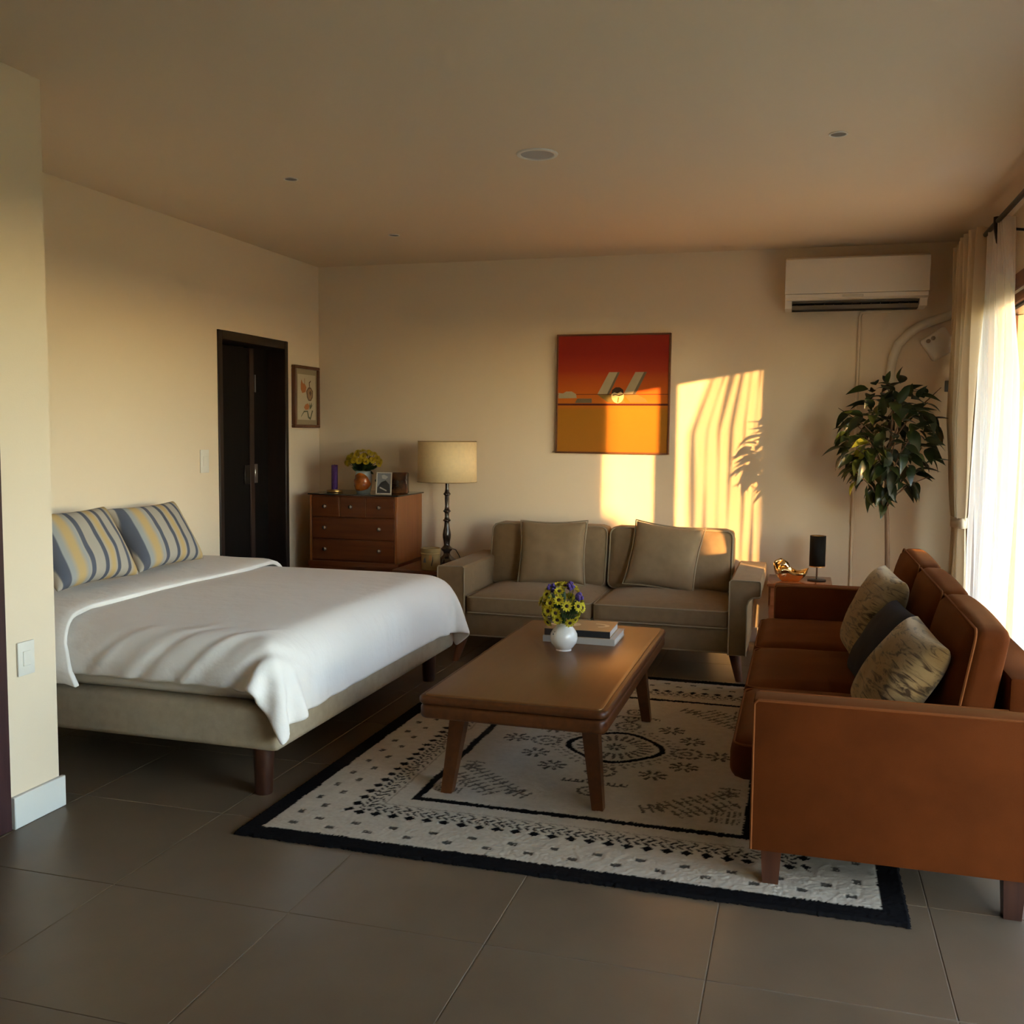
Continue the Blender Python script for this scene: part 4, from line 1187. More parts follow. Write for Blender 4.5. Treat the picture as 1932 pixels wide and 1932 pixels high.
# dark carved block behind the photograph
CARV = mat('mottled dark lacquer', (0.016, 0.009, 0.006), rough=0.25, col2=(0.17, 0.065, 0.022), vscale=16, coat=0.4, bump=0.4, bscale=30)
cb = thing('carved_box', 'dark mottled lacquer frame standing behind the photograph on the dresser', 'ornament', (0.765, -0.29, TOP), (0, 0, math.radians(8)))
B().rbox(-0.105, 0.078, -0.03, 0.03, 0.0, 0.152, 0.012, 3).build('body', CARV, cb, world=False)
B().rbox(-0.135, -0.095, -0.02, 0.02, 0.025, 0.13, 0.014, 3).build('carved_end', CARV, cb, world=False)
B().sphere((-0.142, 0.0, 0.09), 0.022, 10, 8, (1.2, 0.5, 0.7)).build('green_inlay', mat('green lacquer', (0.012, 0.03, 0.012), rough=0.3), cb, world=False)

# ================================================================== LEFT SIDE TABLE, LAMP, JAR
SIDW = wood('side table wood', (0.10, 0.030, 0.012), (0.17, 0.055, 0.022), rough=0.3, axis='X', coat=0.2)
SIDD = wood('side table dark wood', (0.03, 0.011, 0.006), (0.05, 0.02, 0.01), rough=0.45, axis='X')  # dark wood of the drawer box
st = thing('side_table', 'dark wooden side table between the bed and the beige sofa', 'side table', (1.14, -0.45, 0))
B().rbox(0.905, 1.365, -0.72, -0.18, 0.452, 0.475, 0.004, 2).build('top', SIDW, st)
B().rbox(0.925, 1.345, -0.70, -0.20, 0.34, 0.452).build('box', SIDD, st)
B().rbox(0.905, 1.365, -0.72, -0.18, 0.32, 0.34, 0.004, 2).build('bottom_board', SIDW, st)
for lx in (0.935, 1.335):
    for ly in (-0.69, -0.21):
        B().taper((lx, ly, 0), (lx, ly, 0.32), 0.018, 0.026, 4).build('leg', SIDW, st, smooth=False)
SHADE = mat('parchment lampshade', (0.97, 0.75, 0.42), rough=0.8, spec=0.15, var=0.06, vscale=40, bump=0.1, bscale=300)
TURN = wood('turned ebony', (0.018, 0.010, 0.008), (0.045, 0.026, 0.02), rough=0.25, axis='Z', coat=0.5)
lm = thing('table_lamp', 'tall table lamp with turned dark stem and wide parchment drum shade', 'lamp', (1.165, -0.36, 0.475))
B().poly([(-0.095, -0.075), (0.095, -0.075), (0.115, 0.0), (0.095, 0.075), (-0.095, 0.075), (-0.115, 0.0)], 'Z', 0.0, 0.022, 0.005, 2).build('base', TURN, lm, world=False)
tp = [(0.075, 0.022), (0.07, 0.034), (0.045, 0.05), (0.028, 0.065), (0.022, 0.08), (0.026, 0.092), (0.040, 0.105), (0.046, 0.112), (0.034, 0.12), (0.024, 0.13), (0.020, 0.14), (0.023, 0.165), (0.028, 0.19), (0.029, 0.21), (0.025, 0.24), (0.019, 0.265), (0.017, 0.29),
      (0.017, 0.300), (0.027, 0.308), (0.027, 0.314), (0.018, 0.322), (0.015, 0.335), (0.016, 0.362), (0.026, 0.372), (0.026, 0.378), (0.017, 0.388), (0.014, 0.41), (0.016, 0.46), (0.016, 0.482), (0.025, 0.492), (0.025, 0.498), (0.016, 0.508), (0.013, 0.53), (0.013, 0.60)]
B().lathe(tp, n=24).build('stem', TURN, lm, world=False)
SH0, SH1 = 0.578, 0.862
sh_ = B().lathe([(0.207, SH0), (0.203, SH1)], n=56, cap=False).build('shade', SHADE, lm, world=False)
s_ = sh_.modifiers.new('thick', 'SOLIDIFY'); s_.thickness = 0.003; s_.offset = -1
for z, rr in ((SH0+0.002, 0.2072), (SH1-0.002, 0.2032)):
    B().tube([(rr*math.cos(a), rr*math.sin(a), z) for a in np.linspace(0, 2*math.pi, 56, endpoint=False)], 0.0024, 5, True).build('trim_ring', mat('shade trim', (0.34, 0.22, 0.10), rough=0.7), sh_, world=False)
B().tube([(-0.2, 0, SH1-0.03), (0.2, 0, SH1-0.03)], 0.002, 5).tube([(0, -0.2, SH1-0.03), (0, 0.2, SH1-0.03)], 0.002, 5).tube([(0, 0, 0.59), (0, 0, SH1-0.03)], 0.003, 6).build('shade_carrier', BRASS, lm, world=False)
B().tube([(0.035, 0.02, 0.11), (0.06, 0.015, 0.105), (0.09, 0.0, 0.07), (0.11, -0.01, 0.03), (0.125, 0.0, 0.008), (0.12, 0.10, 0.005)], 0.003, 6).build('cord', RUBBER, lm, world=False)
JARM = mat('glazed stoneware', (0.36, 0.25, 0.11), rough=0.2, var=0.2, vscale=14, coat=0.5)
jr = thing('stoneware_jar', 'glazed tan stoneware jar with painted motif beside the tall lamp', 'jar', (1.155, -0.645, 0.475))
B().lathe([(0.060, 0.0), (0.064, 0.003), (0.066, 0.02), (0.066, 0.105), (0.069, 0.112), (0.066, 0.119), (0.069, 0.126), (0.069, 0.145), (0.066, 0.148), (0.060, 0.145), (0.058, 0.03)], n=36).build('body', JARM, jr, world=False)
def curved_mark(pts, rad, m, parent, name='painted_mark'):
    V = []
    for a, z in pts: V.append((rad*math.sin(a), -rad*math.cos(a), z))
    b = B(); vv = [b.bm.verts.new(p_) for p_ in V]; b.bm.faces.new(vv)
    return b.build(name, m, parent, world=False, smooth=False)
MK1 = mat('painted blue grey', (0.10, 0.11, 0.12), rough=0.3); MK2 = mat('painted orange', (0.36, 0.15, 0.04), rough=0.3); MK3 = mat('painted brown', (0.05, 0.025, 0.012), rough=0.3)
curved_mark([(-0.45, 0.055), (-0.12, 0.055), (-0.2, 0.09), (-0.35, 0.08)], 0.0685, MK1, jr)
curved_mark([(0.15, 0.075), (0.38, 0.065), (0.5, 0.085), (0.42, 0.108), (0.2, 0.105)], 0.0695, MK2, jr)
curved_mark([(0.38, 0.04), (0.46, 0.03), (0.60, 0.07), (0.56, 0.105), (0.50, 0.075)], 0.0700, MK3, jr)

# ================================================================== RIGHT SIDE TABLE
RSW = wood('red side table wood', (0.20, 0.062, 0.022), (0.29, 0.10, 0.04), rough=0.25, axis='X', coat=0.35)
rs = thing('side_table', 'red wooden side table with drawer behind the two sofas', 'side table', (3.51, -0.33, 0))
B().rbox(3.345, 3.735, -0.54, -0.10, 0.462, 0.480, 0.004, 2).build('top', RSW, rs)
B().rbox(3.355, 3.725, -0.53, -0.12, 0.335, 0.462).build('case', RSW, rs)
B().rbox(3.365, 3.715, -0.538, -0.528, 0.345, 0.455, 0.002, 1).build('drawer', RSW, rs)
for lx in (3.375, 3.705):
    for ly in (-0.51, -0.14):
        B().taper((lx, ly, 0), (lx, ly, 0.336), 0.015, 0.024, 4).build('leg', RSW, rs, smooth=False)
BLK = mat('black lampshade', (0.007, 0.006, 0.005), rough=0.8, spec=0.15, bump=0.1, bscale=300)
GOLDI = mat('gold lining', (0.55, 0.28, 0.08), rough=0.35, metal=0.8)
bl = thing('table_lamp', 'small lamp with black cylinder shade on the red side table', 'lamp', (3.643, -0.30, 0.480))
B().lathe([(0.056, 0), (0.058, 0.003), (0.058, 0.007), (0.054, 0.009), (0.006, 0.010)], n=30).build('base', BLACKMET, bl, world=False)
B().tube([(0, 0, 0.008), (0, 0, 0.20)], 0.006, 10).build('pole', mat('bronze pole', (0.10, 0.07, 0.045), rough=0.35, metal=0.8), bl, world=False)
bs_ = B().lathe([(0.049, 0.092), (0.049, 0.288)], n=36, cap=False).build('shade', BLK, bl, world=False)
s_ = bs_.modifiers.new('thick', 'SOLIDIFY'); s_.thickness = 0.002; s_.offset = -1
B().lathe([(0.0466, 0.094), (0.0466, 0.286)], n=36, cap=False).build('shade_lining', GOLDI, bl, world=False)
B().lathe([(0.0493, 0.0905), (0.0493, 0.096)], n=36, cap=False).build('gold_rim', GOLDI, bl, world=False)
# crumpled gold shell bowl
SHELLM = mat('polished gold', (0.95, 0.70, 0.36), rough=0.10, metal=1.0)
gs = thing('gold_shell', 'shiny crumpled gold shell ornament on the red side table', 'ornament', (3.475, -0.36, 0.480))
def shell():
    rows_ = []
    nu, nv = 30, 12
    for i in range(nu):
        a = 2*math.pi*i/nu; row = []
        lip = 0.070 + 0.055*max(0, math.cos(a-math.radians(150)))**1.5 + 0.012*math.sin(3*a+1)
        for j in range(nv):
            t = j/(nv-1)
            rad = 0.020 + (0.066 + 0.010*math.sin(5*a) + 0.006*math.cos(3*a+2))*math.sin(t*math.pi*0.52)**0.8
            if a < 0.9 or a > 5.4: rad *= 1 + 0.25*t*math.cos(a)
            z = lip*t**1.5 + 0.004*math.sin(6*a+t*7)
            row.append((rad*math.cos(a)*1.05, rad*math.sin(a)*0.85, max(0.0, z)))
        rows_.append(row)
    b = B().grid(rows_, closed_u=True)
    b.bm.faces.new([b.bm.verts[k] for k in []]) if False else None
    return b
so = shell().build('bowl', SHELLM, gs, world=False, angle=25)
s_ = so.modifiers.new('thick', 'SOLIDIFY'); s_.thickness = 0.004; s_.offset = 1
lob = B().sphere((-0.038, 0.01, 0.098), 0.034, 14, 10, (1.15, 0.8, 0.95))
for v in lob.bm.verts: v.co += Vector((0.004*math.sin(v.co.z*160), 0.003*math.sin(v.co.x*140), 0.004*math.sin(v.co.x*120+v.co.y*90)))
lob.build('curled_lobe', SHELLM, gs, world=False, angle=25)
B().lathe([(0.022, 0.0), (0.026, 0.002), (0.024, 0.006)], n=20).build('foot', SHELLM, gs, world=False)

# ================================================================== PAINTING AND PRINT ON THE WALLS
pt = thing('painting', 'red and orange abstract painting in a thin brown frame on the back wall', 'painting', (2.255, -0.002, 1.26), (0, 0, 0))
PW, PH, PD = 0.795, 0.825, 0.032
FRM = wood('painting frame wood', (0.11, 0.036, 0.012), (0.17, 0.058, 0.02), rough=0.4, axis='X')
def PX(u, v): return (-PW/2 + u*PW, v*PH)          # u from left, v from bottom
PAINT = lambda n, c: mat(n, c, rough=0.6, spec=0.25, var=0.10, vscale=12)
G = [(0.0, (0.36, 0.135, 0.012)), (0.36, (0.38, 0.150, 0.012)), (0.395, (0.48, 0.140, 0.012)), (0.52, (0.50, 0.105, 0.012)), (0.63, (0.43, 0.070, 0.012)), (0.70, (0.35, 0.032, 0.012)), (0.85, (0.27, 0.016, 0.010)), (1.0, (0.30, 0.022, 0.012))]
CANV = ramp_mat('painted canvas', G, 'Z', rough=0.55, bump=0.08, bscale=200)
B().rbox(-PW/2+0.012, PW/2-0.012, -PD+0.002, 0, 0.012, PH-0.012).build('canvas', CANV, pt, world=False)
for args in ((-PW/2, PW/2, 0, 0.012), (-PW/2, PW/2, PH-0.012, PH)):
    B().rbox(args[0], args[1], -PD-0.003, 0, args[2], args[3], 0.002, 1).build('frame_rail', FRM, pt, world=False)
for xa in (-PW/2, PW/2-0.012):
    B().rbox(xa, xa+0.012, -PD-0.003, 0, 0.012, PH-0.012, 0.002, 1).build('frame_rail', FRM, pt, world=False)
yf = -PD+0.002
GREY = PAINT('painted beige', (0.40, 0.32, 0.20)); GREY2 = PAINT('painted grey brown', (0.155, 0.115, 0.066)); LINEC = PAINT('painted maroon', (0.085, 0.010, 0.008)); DK = PAINT('painted dark brown', (0.05, 0.022, 0.012)); PALE = PAINT('painted cream', (0.66, 0.50, 0.26)); OCH = PAINT('painted ochre', (0.22, 0.14, 0.035))
def pshape(nm, uv, m, lay=1): return vflat(nm, [PX(*q) for q in uv], yf, m, pt, 0.0005*lay)
pshape('painted_line', [(0.012, 0.495), (0.985, 0.495), (0.985, 0.500), (0.012, 0.500)], LINEC)
pshape('painted_line', [(0.012, 0.404), (0.985, 0.404), (0.985, 0.420), (0.012, 0.420)], LINEC)
pshape('painted_shape', [(0.37, 0.50), (0.47, 0.682), (0.565, 0.682), (0.475, 0.50)], GREY, 2)
pshape('painted_shape', [(0.565, 0.682), (0.545, 0.682), (0.455, 0.50), (0.475, 0.50)], GREY2, 3)
pshape('painted_shape', [(0.60, 0.50), (0.70, 0.682), (0.80, 0.682), (0.705, 0.50)], GREY, 2)
pshape('painted_shape', [(0.80, 0.682), (0.775, 0.682), (0.68, 0.50), (0.705, 0.50)], GREY2, 3)
pshape('painted_shape', [(0.37, 0.495), (0.46, 0.432), (0.62, 0.425), (0.56, 0.495)], OCH, 2)
pshape('painted_shape', [(0.60, 0.495), (0.66, 0.43), (0.81, 0.432), (0.79, 0.46), (0.72, 0.495)], OCH, 2)
pshape('painted_shape', [(0.02, 0.463), (0.185, 0.466), (0.178, 0.50), (0.14, 0.522), (0.09, 0.522), (0.06, 0.505), (0.02, 0.51)], GREY, 2)
pshape('painted_shape', [(0.17, 0.425), (0.32, 0.425), (0.32, 0.462), (0.19, 0.462)], GREY2, 2)
el = lambda cu, cv, ru, rv, n=22: [(cu+ru*math.cos(a), cv+rv*math.sin(a)) for a in np.linspace(0, 2*math.pi, n, endpoint=False)]
pshape('painted_shape', el(0.548, 0.487, 0.055, 0.064), PALE, 3)
pshape('painted_shape', [(0.493, 0.50), (0.50, 0.535), (0.53, 0.556), (0.565, 0.556), (0.597, 0.535), (0.60, 0.50), (0.575, 0.52), (0.545, 0.505), (0.52, 0.515)], DK, 4)
pshape('painted_shape', [(0.505, 0.485), (0.530, 0.492), (0.560, 0.482), (0.598, 0.495), (0.598, 0.503), (0.556, 0.492), (0.530, 0.500), (0.505, 0.494)], DK, 4)
pshape('painted_shape', [(0.545, 0.43), (0.555, 0.428), (0.562, 0.47), (0.552, 0.475)], OCH, 4)

bp_ = thing('botanical_print', 'narrow framed botanical print of orange flowers beside the dark door', 'picture', (0.0, -0.235, 1.42), (0, 0, math.radians(90)))
# local x runs along the wall towards the corner, front is -y (into the room)
FR2 = wood('print frame wood', (0.09, 0.030, 0.014), (0.15, 0.055, 0.025), rough=0.35, axis='Z')
w_, h_ = 0.385, 0.45
for a in ((-w_/2, w_/2, 0, 0.022), (-w_/2, w_/2, h_-0.022, h_)):
    B().rbox(a[0], a[1], -0.03, 0, a[2], a[3], 0.003, 1).build('frame_rail', FR2, bp_, world=False)
for xa in (-w_/2, w_/2-0.028):
    B().rbox(xa, xa+0.028, -0.03, 0, 0.022, h_-0.022, 0.003, 1).build('frame_rail', FR2, bp_, world=False)
B().rbox(-w_/2+0.02, w_/2-0.02, -0.016, 0, 0.02, h_-0.02).build('mat_board', mat('mat board', (0.33, 0.27, 0.17), rough=0.8), bp_, world=False)
B().rbox(-w_/2+0.062, w_/2-0.05, -0.018, -0.01, 0.058, h_-0.062).build('paper', mat('print paper', (0.56, 0.48, 0.34), rough=0.8), bp_, world=False)
ORF = mat('print orange', (0.46, 0.17, 0.05), rough=0.8); BRF = mat('print brown', (0.13, 0.075, 0.04), rough=0.8); GRF = mat('print green', (0.11, 0.11, 0.06), rough=0.8); TNF = mat('print tan', (0.33, 0.2, 0.10), rough=0.8)
def bsh(pts, m, lay=1): return vflat('printed_shape', [(-w_/2 + u*w_, v*h_) for u, v in pts], -0.018, m, bp_, 0.0005*lay)
bsh([(0.28, 0.62), (0.34, 0.56), (0.46, 0.58), (0.50, 0.66), (0.44, 0.71), (0.36, 0.72), (0.30, 0.78), (0.28, 0.70)], ORF)
bsh([(0.42, 0.70), (0.44, 0.70), (0.44, 0.80), (0.42, 0.80)], TNF)
bsh([(0.50, 0.60), (0.58, 0.66), (0.68, 0.66), (0.76, 0.60), (0.75, 0.50), (0.68, 0.44), (0.58, 0.44), (0.52, 0.50)], BRF)
bsh([(0.53, 0.60), (0.60, 0.64), (0.68, 0.64), (0.73, 0.59), (0.72, 0.51), (0.67, 0.46), (0.60, 0.46), (0.55, 0.51)], TNF, 2)
bsh([(0.60, 0.57), (0.66, 0.61), (0.70, 0.57), (0.66, 0.52)], BRF, 3)
bsh([(0.61, 0.66), (0.64, 0.66), (0.63, 0.73), (0.68, 0.76), (0.67, 0.775), (0.60, 0.74)], BRF)
bsh([(0.40, 0.33), (0.46, 0.29), (0.58, 0.30), (0.62, 0.36), (0.56, 0.40), (0.46, 0.38)], ORF)
bsh([(0.62, 0.30), (0.68, 0.32), (0.78, 0.40), (0.72, 0.36), (0.70, 0.42), (0.66, 0.36), (0.62, 0.42)], GRF)
bsh([(0.28, 0.17), (0.40, 0.25), (0.52, 0.26), (0.56, 0.16), (0.66, 0.13), (0.76, 0.28), (0.72, 0.29), (0.65, 0.17), (0.60, 0.18), (0.55, 0.28), (0.40, 0.275), (0.29, 0.19)], GRF)

# ================================================================== SWITCHES
def plate(name, label, loc, rz, w, h, m, rocker=True):
    t = thing(name, label, 'light switch', loc, (0, 0, rz))
    B().rbox(-w/2, w/2, -0.009, 0, -h/2, h/2, 0.003, 2).build('plate', m, t, world=False)
    if rocker: B().rbox(-w*0.22, w*0.22, -0.012, -0.008, -h*0.22, h*0.22, 0.0015, 1).build('rocker', m, t, world=False)
    return t
plate('light_switch', 'cream light switch on the wall beside the dark door', (0.0, -1.524, 1.206), math.radians(90), 0.088, 0.142, WHITEPL)
plate('light_switch', 'white light switch low on the near wall corner', (0.916, -4.016, 0.592), math.radians(90), 0.078, 0.12, WHITEPL)
GREYPL = mat('grey plastic', (0.10, 0.10, 0.10), rough=0.4)
plate('light_switch', 'dark grey switch on the back wall beside the beige curtain', (4.42, 0.0, 1.72), 0, 0.075, 0.07, GREYPL)

# ================================================================== CEILING FITTINGS
DARKIN = mat('downlight inside', (0.16, 0.15, 0.14), rough=0.4)
def downlight(label, x, y, R):
    t = thing('downlight', label, 'ceiling light', (x, y, H), None, 'recessed ceiling lights')
    B().lathe([(R*0.80, -0.001), (R*0.84, -0.004), (R*0.98, -0.004), (R, -0.0005)], n=32, cap=False).build('trim_ring', WHITEPL, t, world=False)
    B().lathe([(R*0.80, -0.002), (R*0.5, -0.0012), (0.003, -0.001)], n=32).build('lens', DARKIN, t, world=False)
downlight('small recessed ceiling light over the foot of the bed', 1.100, -2.415, 0.036)
downlight('small recessed ceiling light above the rust sofa', 3.628, -2.52, 0.038)
downlight('small recessed ceiling light nearest the corner with the dresser', 1.045, -1.015, 0.036)
sp = thing('ceiling_speaker', 'large round recessed ceiling fitting in the middle of the ceiling', 'ceiling fitting', (2.372, -2.54, H))
B().lathe([(0.072, -0.002), (0.076, -0.007), (0.089, -0.006), (0.092, -0.0005)], n=48, cap=False).build('trim_ring', WHITEPL, sp, world=False)
B().lathe([(0.074, -0.003), (0.04, -0.002), (0.003, -0.0015)], n=48).build('grille', mat('speaker grille', (0.40, 0.40, 0.40), rough=0.6), sp, world=False)

# ================================================================== AIR CONDITIONER
ACW = mat('air conditioner plastic', (0.78, 0.72, 0.62), rough=0.4)
ac = thing('air_conditioner', 'white wall mounted split air conditioner high on the back wall', 'air conditioner', (3.82, 0, 2.21))
ax0, ax1 = 3.39, 4.248
pr_ = [(-0.0, 2.525), (-0.185, 2.525), (-0.205, 2.512), (-0.212, 2.47), (-0.212, 2.295), (-0.0, 2.295)]
B().poly(pr_, 'X', ax0, ax1, 0.006, 2).build('body', ACW, ac)
B().poly([(0.0, 2.292), (-0.212, 2.292), (-0.208, 2.268), (-0.19, 2.255), (-0.0, 2.255)], 'X', ax0+0.002, ax1-0.004, 0.003, 1).build('lower_front', ACW, ac)
for xa, xb in ((ax0+0.002, ax0+0.045), (ax1-0.052, ax1-0.006)):
    B().poly([(0.0, 2.256), (-0.19, 2.256), (-0.165, 2.21), (0.0, 2.205)], 'X', xa, xb, 0.003, 1).build('end_cap', ACW, ac)
B().rbox(ax0+0.045, ax1-0.052, -0.10, 0.0, 2.206, 2.256).build('outlet', mat('outlet dark', (0.012, 0.011, 0.010), rough=0.6), ac)
for k in range(13):
    xx = ax0+0.075+k*0.056
    B().poly([(-0.10, 2.212), (-0.165, 2.222), (-0.165, 2.236), (-0.10, 2.252)], 'X', xx, xx+0.003).build('louvre_fin', mat('louvre grey', (0.16, 0.14, 0.12), rough=0.5), ac, smooth=False)
B().poly([(-0.172, 2.226), (-0.168, 2.222), (-0.09, 2.206), (-0.09, 2.210)], 'X', ax0+0.046, ax1-0.053).build('louvre_blade', MATS['louvre grey'], ac)
B().poly([(-0.184, 2.250), (-0.180, 2.246), (-0.13, 2.238), (-0.13, 2.242)], 'X', ax0+0.046, ax1-0.053).build('louvre_blade', MATS['louvre grey'], ac)
B().rbox(3.74, 3.865, -0.2145, -0.20, 2.268, 2.284, 0.002, 1).build('display', mat('display plastic', (0.62, 0.56, 0.46), rough=0.3), ac)
cn = thing('cable_conduit', 'thin cream conduit running down the back wall under the air conditioner', 'conduit', (3.86, 0, 0.1))
B().tube([(4.05, -0.012, 2.198), (3.90, -0.012, 2.198), (3.868, -0.012, 2.19), (3.858, -0.012, 2.165), (3.858, -0.012, 1.2), (3.862, -0.012, 0.11)], 0.010, 8).build('pipe', WALL, cn)
hs_ = thing('drain_hose', 'curved white hose on the back wall behind the ficus tree', 'hose', (4.05, 0, 1.2))
B().tube([(4.055, -0.032, 1.25), (4.053, -0.032, 1.6), (4.056, -0.032, 1.816), (4.066, -0.032, 1.90), (4.095, -0.032, 1.985), (4.155, -0.032, 2.052), (4.21, -0.032, 2.092), (4.28, -0.032, 2.125), (4.40, -0.032, 2.165), (4.585, -0.032, 2.20)], 0.028, 12).build('pipe', mat('hose plastic', (0.72, 0.66, 0.55), rough=0.5), hs_)
wu = thing('control_box', 'cream wall mounted control box half hidden behind the beige curtain', 'appliance', (4.325, -0.0, 1.995), (0, math.radians(-33), 0))
B().rbox(-0.085, 0.085, -0.06, 0.0, -0.095, 0.065, 0.02, 3).build('body', WHITEPL, wu, world=False)
for xx in (-0.045, -0.012):
    kb = B().lathe([(0.013, 0), (0.013, 0.012), (0.010, 0.014)], n=16)
    bmesh.ops.rotate(kb.bm, verts=kb.bm.verts, matrix=Matrix.Rotation(math.radians(90), 3, 'X'))
    bmesh.ops.translate(kb.bm, verts=kb.bm.verts, vec=(xx, -0.059, 0.035)); kb.build('knob', mat('tan plastic', (0.30, 0.25, 0.18), rough=0.4), wu, world=False)

# ================================================================== CURTAINS
BEIGE = sheer_mat('heavy beige curtain cloth', (0.62, 0.50, 0.34), 0.0)
for n_ in BEIGE.node_tree.nodes:
    if n_.type == 'MIX_SHADER' and abs(n_.inputs[0].default_value-0.5) < 1e-6: n_.inputs[0].default_value = 0.22
SHEER = sheer_mat('white sheer curtain cloth', (0.84, 0.80, 0.76), 0.50)
SHEER2 = sheer_mat('dense white sheer cloth', (0.84, 0.82, 0.80), 0.15)
def sheer(name, label, y0, y1, xc, m, nf, amp, seed, zt=2.50, zb=0.02, flare=0.0, crowd=1.0):
    n = int(nf*22 if crowd > 1 else nf*14); rows_ = []
    rr = random.Random(seed); ph_ = [rr.uniform(-0.5, 0.5) for _ in range(int(nf)+3)]; am = [rr.uniform(0.55, 1.25) for _ in range(int(nf)+3)]
    zs = np.linspace(zb, zt, 26)
    for i in range(n+1):
        t = i/n; row = []
        f = nf*(1-(1-t)**crowd); k = int(f)
        for z in zs:
            a_ = amp*(am[k]*(1-(f-k)) + am[k+1]*(f-k))*(0.8+0.3*math.sin(z*3.6+1.7*k+seed))
            x = xc + a_*math.sin(2*math.pi*f + ph_[k]*(1-(f-k)) + ph_[k+1]*(f-k)) + 0.006*math.sin(5*t*nf+z*1.7)
            y = y0 + (y1-y0)*t - flare*min(1.0, (zt-z)/0.8)**0.85*max(0.0, 1-t*2.4)**2 + 0.012*math.sin(z*2.1+k)*(zt-z)/zt
            row.append((x, y, z))
        rows_.append(row)
    o = B().grid(rows_).build(name, m, None, angle=180)
    return tag(o, label, 'curtain')
sheer('sheer_curtain', 'white sheer curtain panel hanging beside the beige tied curtain', -1.34, -0.72, 4.470, SHEER, 13, 0.031, 3, flare=0.36, crowd=2.0)
sheer('sheer_curtain', 'white sheer curtain panel at the right edge beyond the glass gap', -3.35, -2.22, 4.418, SHEER2, 9, 0.016, 9)
sheer('sheer_curtain', 'white sheer curtain panel pushed to the camera end of the window', -5.95, -5.3, 4.418, SHEER2, 8, 0.016, 10)
hc = thing('tied_curtain', 'heavy beige curtain gathered by a tie band beside the window', 'curtain', (4.42, -0.6, 0))
def heavy():
    rows_ = []; nf = 6.5; n = 104; zs = np.linspace(0.02, 2.53, 60); zt = 0.90
    for i in range(n+1):
        t = i/n; row = []
        for z in zs:
            if z > zt: k = ((z-zt)/(2.53-zt)); k = min(1.0, k*1.25)**0.62
            else: k = 0.42*((zt-z)/zt)**0.8
            ya = -0.66 + (-0.92+0.66)*k - (0.0 if z > zt else 0.0); yb = -0.42 + (-0.22+0.42)*k
            if z <= zt: ya, yb = -0.66 - 0.30*k, -0.42 + 0.20*k
            y = ya + (yb-ya)*t
            amp = 0.018 + 0.028*k
            x = 4.405 + 0.02*(1-k) + amp*math.sin(2*math.pi*nf*t + 0.5*math.sin(z*2)) + 0.008*math.sin(9*t + z*3)
            x += 0.03*max(0, 1-abs(z-1.5)/0.7)*math.sin(math.pi*t)*-1
            row.append((x, y, z))
        rows_.append(row)
    return B().grid(rows_)
heavy().build('cloth', BEIGE, hc, angle=180)
band = [(4.425+0.042*math.cos(a), -0.54+0.145*math.sin(a)) for a in np.linspace(0, 2*math.pi, 28, endpoint=False)]
bw = B(); rows_ = [[(x, y, 0.875), (x, y, 0.90), (x, y, 0.935)] for x, y in band]
bo = bw.grid(rows_, closed_u=True).build('tie_band', mat('tie band cloth', (0.60, 0.50, 0.36), rough=0.9, bump=0.3, bscale=300), hc, angle=180)
s_ = bo.modifiers.new('thick', 'SOLIDIFY'); s_.thickness = 0.006
rod = thing('curtain_rod', 'dark iron curtain rod with bracket above the window', 'curtain rod', (4.44, -3.0, 2.49))
B().tube([(4.44, -6.1, 2.49), (4.44, -0.2, 2.49)], 0.013, 12).build('rod', BLACKMET, rod)
for yy in (-1.25, -3.6, -5.9):
    bk_ = B()
    bk_.tube([(4.44, yy, 2.512), (4.44, yy, 2.47), (4.443, yy, 2.43), (4.448, yy, 2.385), (4.45, yy, 2.372)], [0.020, 0.020, 0.016, 0.012, 0.003], 10)
    bk_.tube([(4.44, yy+0.004, 2.47), (4.52, yy+0.004, 2.45), (4.60, yy+0.004, 2.44)], 0.007, 8)
    bk_.build('bracket', BLACKMET, rod)
pg = thing('wall_peg', 'small black peg on the wall above the window header', 'peg', (4.60, -0.80, 2.49))
B().tube([(4.545, -0.80, 2.49), (4.588, -0.80, 2.49)], 0.008, 10).build('shaft', BLACKMET, pg)
B().tube([(4.588, -0.80, 2.49), (4.600, -0.80, 2.49)], 0.017, 14).build('flange', BLACKMET, pg)
iron2 = thing('curtain_rod', 'thin inner rod that carries the sheer curtains', 'curtain rod', (4.475, -3.0, 2.50))
B().tube([(4.475, -6.0, 2.515), (4.475, -0.9, 2.515)], 0.006, 8).build('rod', WHITEPL, iron2)

# ================================================================== FICUS
POT = mat('terracotta pot', (0.30, 0.14, 0.07), rough=0.8)
BARK2 = mat('ficus bark', (0.20, 0.12, 0.07), rough=0.85, var=0.35, vscale=30, bump=0.4, bscale=80, stretch=(1, 1, 0.3))
fx, fy = 4.03, -0.50
ft = thing('ficus_tree', 'potted ficus tree with bushy dark green crown in the corner', 'plant', (fx, fy, 0))
B().lathe([(0.105, 0), (0.11, 0.005), (0.145, 0.24), (0.155, 0.245), (0.155, 0.28), (0.14, 0.28), (0.135, 0.24)], fx, fy, 32).build('pot', POT, ft)
B().lathe([(0.138, 0.245), (0.06, 0.255), (0.005, 0.258)], fx, fy, 24).build('soil', mat('soil', (0.03, 0.02, 0.012), rough=1, bump=0.8, bscale=90), ft)
trunk = [(fx, fy, 0.24), (fx+0.02, fy, 0.45), (fx+0.012, fy, 0.70), (fx+0.002, fy, 0.90), (fx-0.012, fy, 1.06), (fx-0.004, fy, 1.2), (fx+0.005, fy, 1.4), (fx+0.02, fy, 1.62)]
B().tube(trunk, [0.017, 0.015, 0.014, 0.013, 0.012, 0.010, 0.007, 0.004], 8).build('trunk', BARK2, ft)
rb = random.Random(11)
tips = []
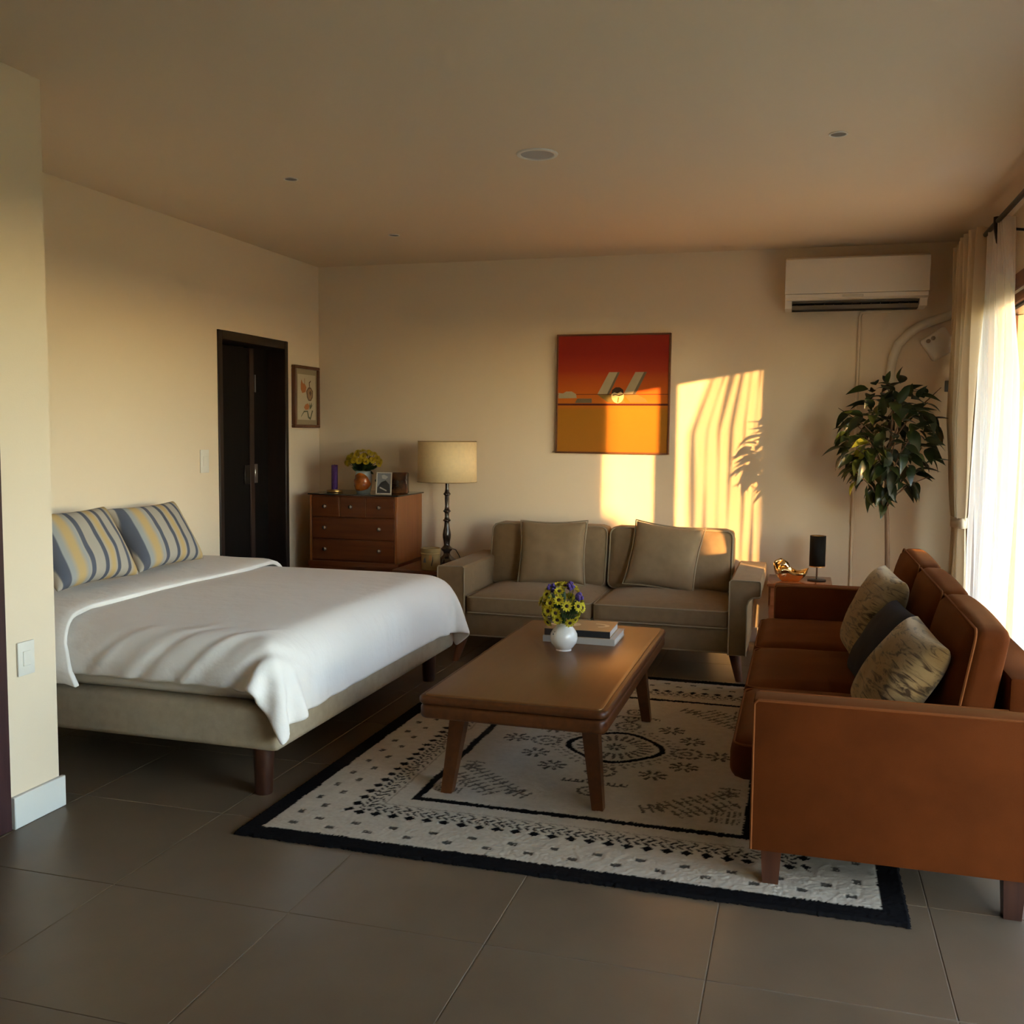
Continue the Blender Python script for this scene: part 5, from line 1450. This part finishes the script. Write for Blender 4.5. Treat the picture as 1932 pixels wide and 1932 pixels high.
for k in range(15):
    h0 = rb.uniform(0.93, 1.35); base = Vector((fx-0.006, fy, h0))
    a = rb.uniform(0, 2*math.pi); L_ = rb.uniform(0.16, 0.30); upv = rb.uniform(0.15, 0.42)
    e = base + Vector((math.cos(a)*L_, math.sin(a)*L_*0.8, upv)); mid = base.lerp(e, 0.5) + Vector((0, 0, 0.03))
    B().tube([base, mid, e], [0.006, 0.004, 0.0022], 6).build('branch', BARK2, ft)
    tips.append((base, mid, e))
GL1 = leafy('ficus leaf dark', (0.014, 0.024, 0.008), 0.10)
GL2 = leafy('ficus leaf mid', (0.032, 0.046, 0.011), 0.16)
GL3 = leafy('ficus leaf pale', (0.24, 0.26, 0.03), 0.35)
for gm in (GL1, GL2):
    gm.node_tree.nodes['Principled BSDF'].inputs['Roughness'].default_value = 0.32
def leaf_mesh(m, seed):
    q = random.Random(seed); V, F = [], []
    L_ = 0.095; W_ = 0.021*q.uniform(0.85, 1.2); droop = q.uniform(0.15, 0.5); cup = q.uniform(0.15, 0.5)
    for i in range(7):
        t = i/6; w = W_*(math.sin(math.pi*min(1, t*1.02)**0.75)**0.9 if 0 < t < 1 else (0.03 if t == 0 else 0.02))
        y = L_*t; z = -droop*L_*t*t
        V += [(-w, y, z + cup*w), (0, y, z), (w, y, z + cup*w)]
    for i in range(6):
        for s2 in range(2):
            a = i*3+s2; F.append((a, a+1, a+4, a+3))
    me = bpy.data.meshes.new('leaf'); me.from_pydata(V, [], F); me.shade_smooth(); me.materials.append(m); return me
LM = [[leaf_mesh(m, s2+10*k) for s2 in range(4)] for k, m in enumerate((GL1, GL2, GL3))]
cnt = 0
while cnt < 292:
    v = Vector((rb.uniform(-1, 1), rb.uniform(-1, 1), rb.uniform(-1, 1)))
    if v.length > 1: continue
    if v.length < 0.35 and rb.random() < 0.6: continue
    # egg-shaped crown, wider near the top
    zz = v.z
    wid = 0.27*(1.0 - 0.22*max(0, -zz) - 0.12*max(0, zz))
    c = Vector((fx-0.005 + v.x*wid, fy + v.y*0.24, 1.38 + zz*0.37))
    out = Vector((v.x, v.y*0.9, zz*0.5)).normalized()
    dr_ = (out*0.8 + Vector((rb.gauss(0, 0.45), rb.gauss(0, 0.45), rb.gauss(-0.15, 0.4)))).normalized()
    side = v.x < -0.1 and v.z < 0.3  # paler leaves are more frequent low on the left side
    kind = 2 if rb.random() < (0.07 if side else 0.012) else (1 if rb.random() < (0.6 if side else 0.3) else 0)
    o = bpy.data.objects.new('leaf', rb.choice(LM[kind])); COL.objects.link(o); o.parent = ft
    zax = (Vector((0, 0, 1)) + Vector((rb.gauss(0, 0.45), rb.gauss(0, 0.45), 0))).normalized()
    xax = dr_.cross(zax).normalized(); zax = xax.cross(dr_)
    s2 = rb.uniform(0.85, 1.6)
    M = Matrix(((xax.x*s2, dr_.x*s2, zax.x*s2, c.x-fx), (xax.y*s2, dr_.y*s2, zax.y*s2, c.y-fy), (xax.z*s2, dr_.z*s2, zax.z*s2, c.z), (0, 0, 0, 1)))
    o.matrix_local = M
    cnt += 1
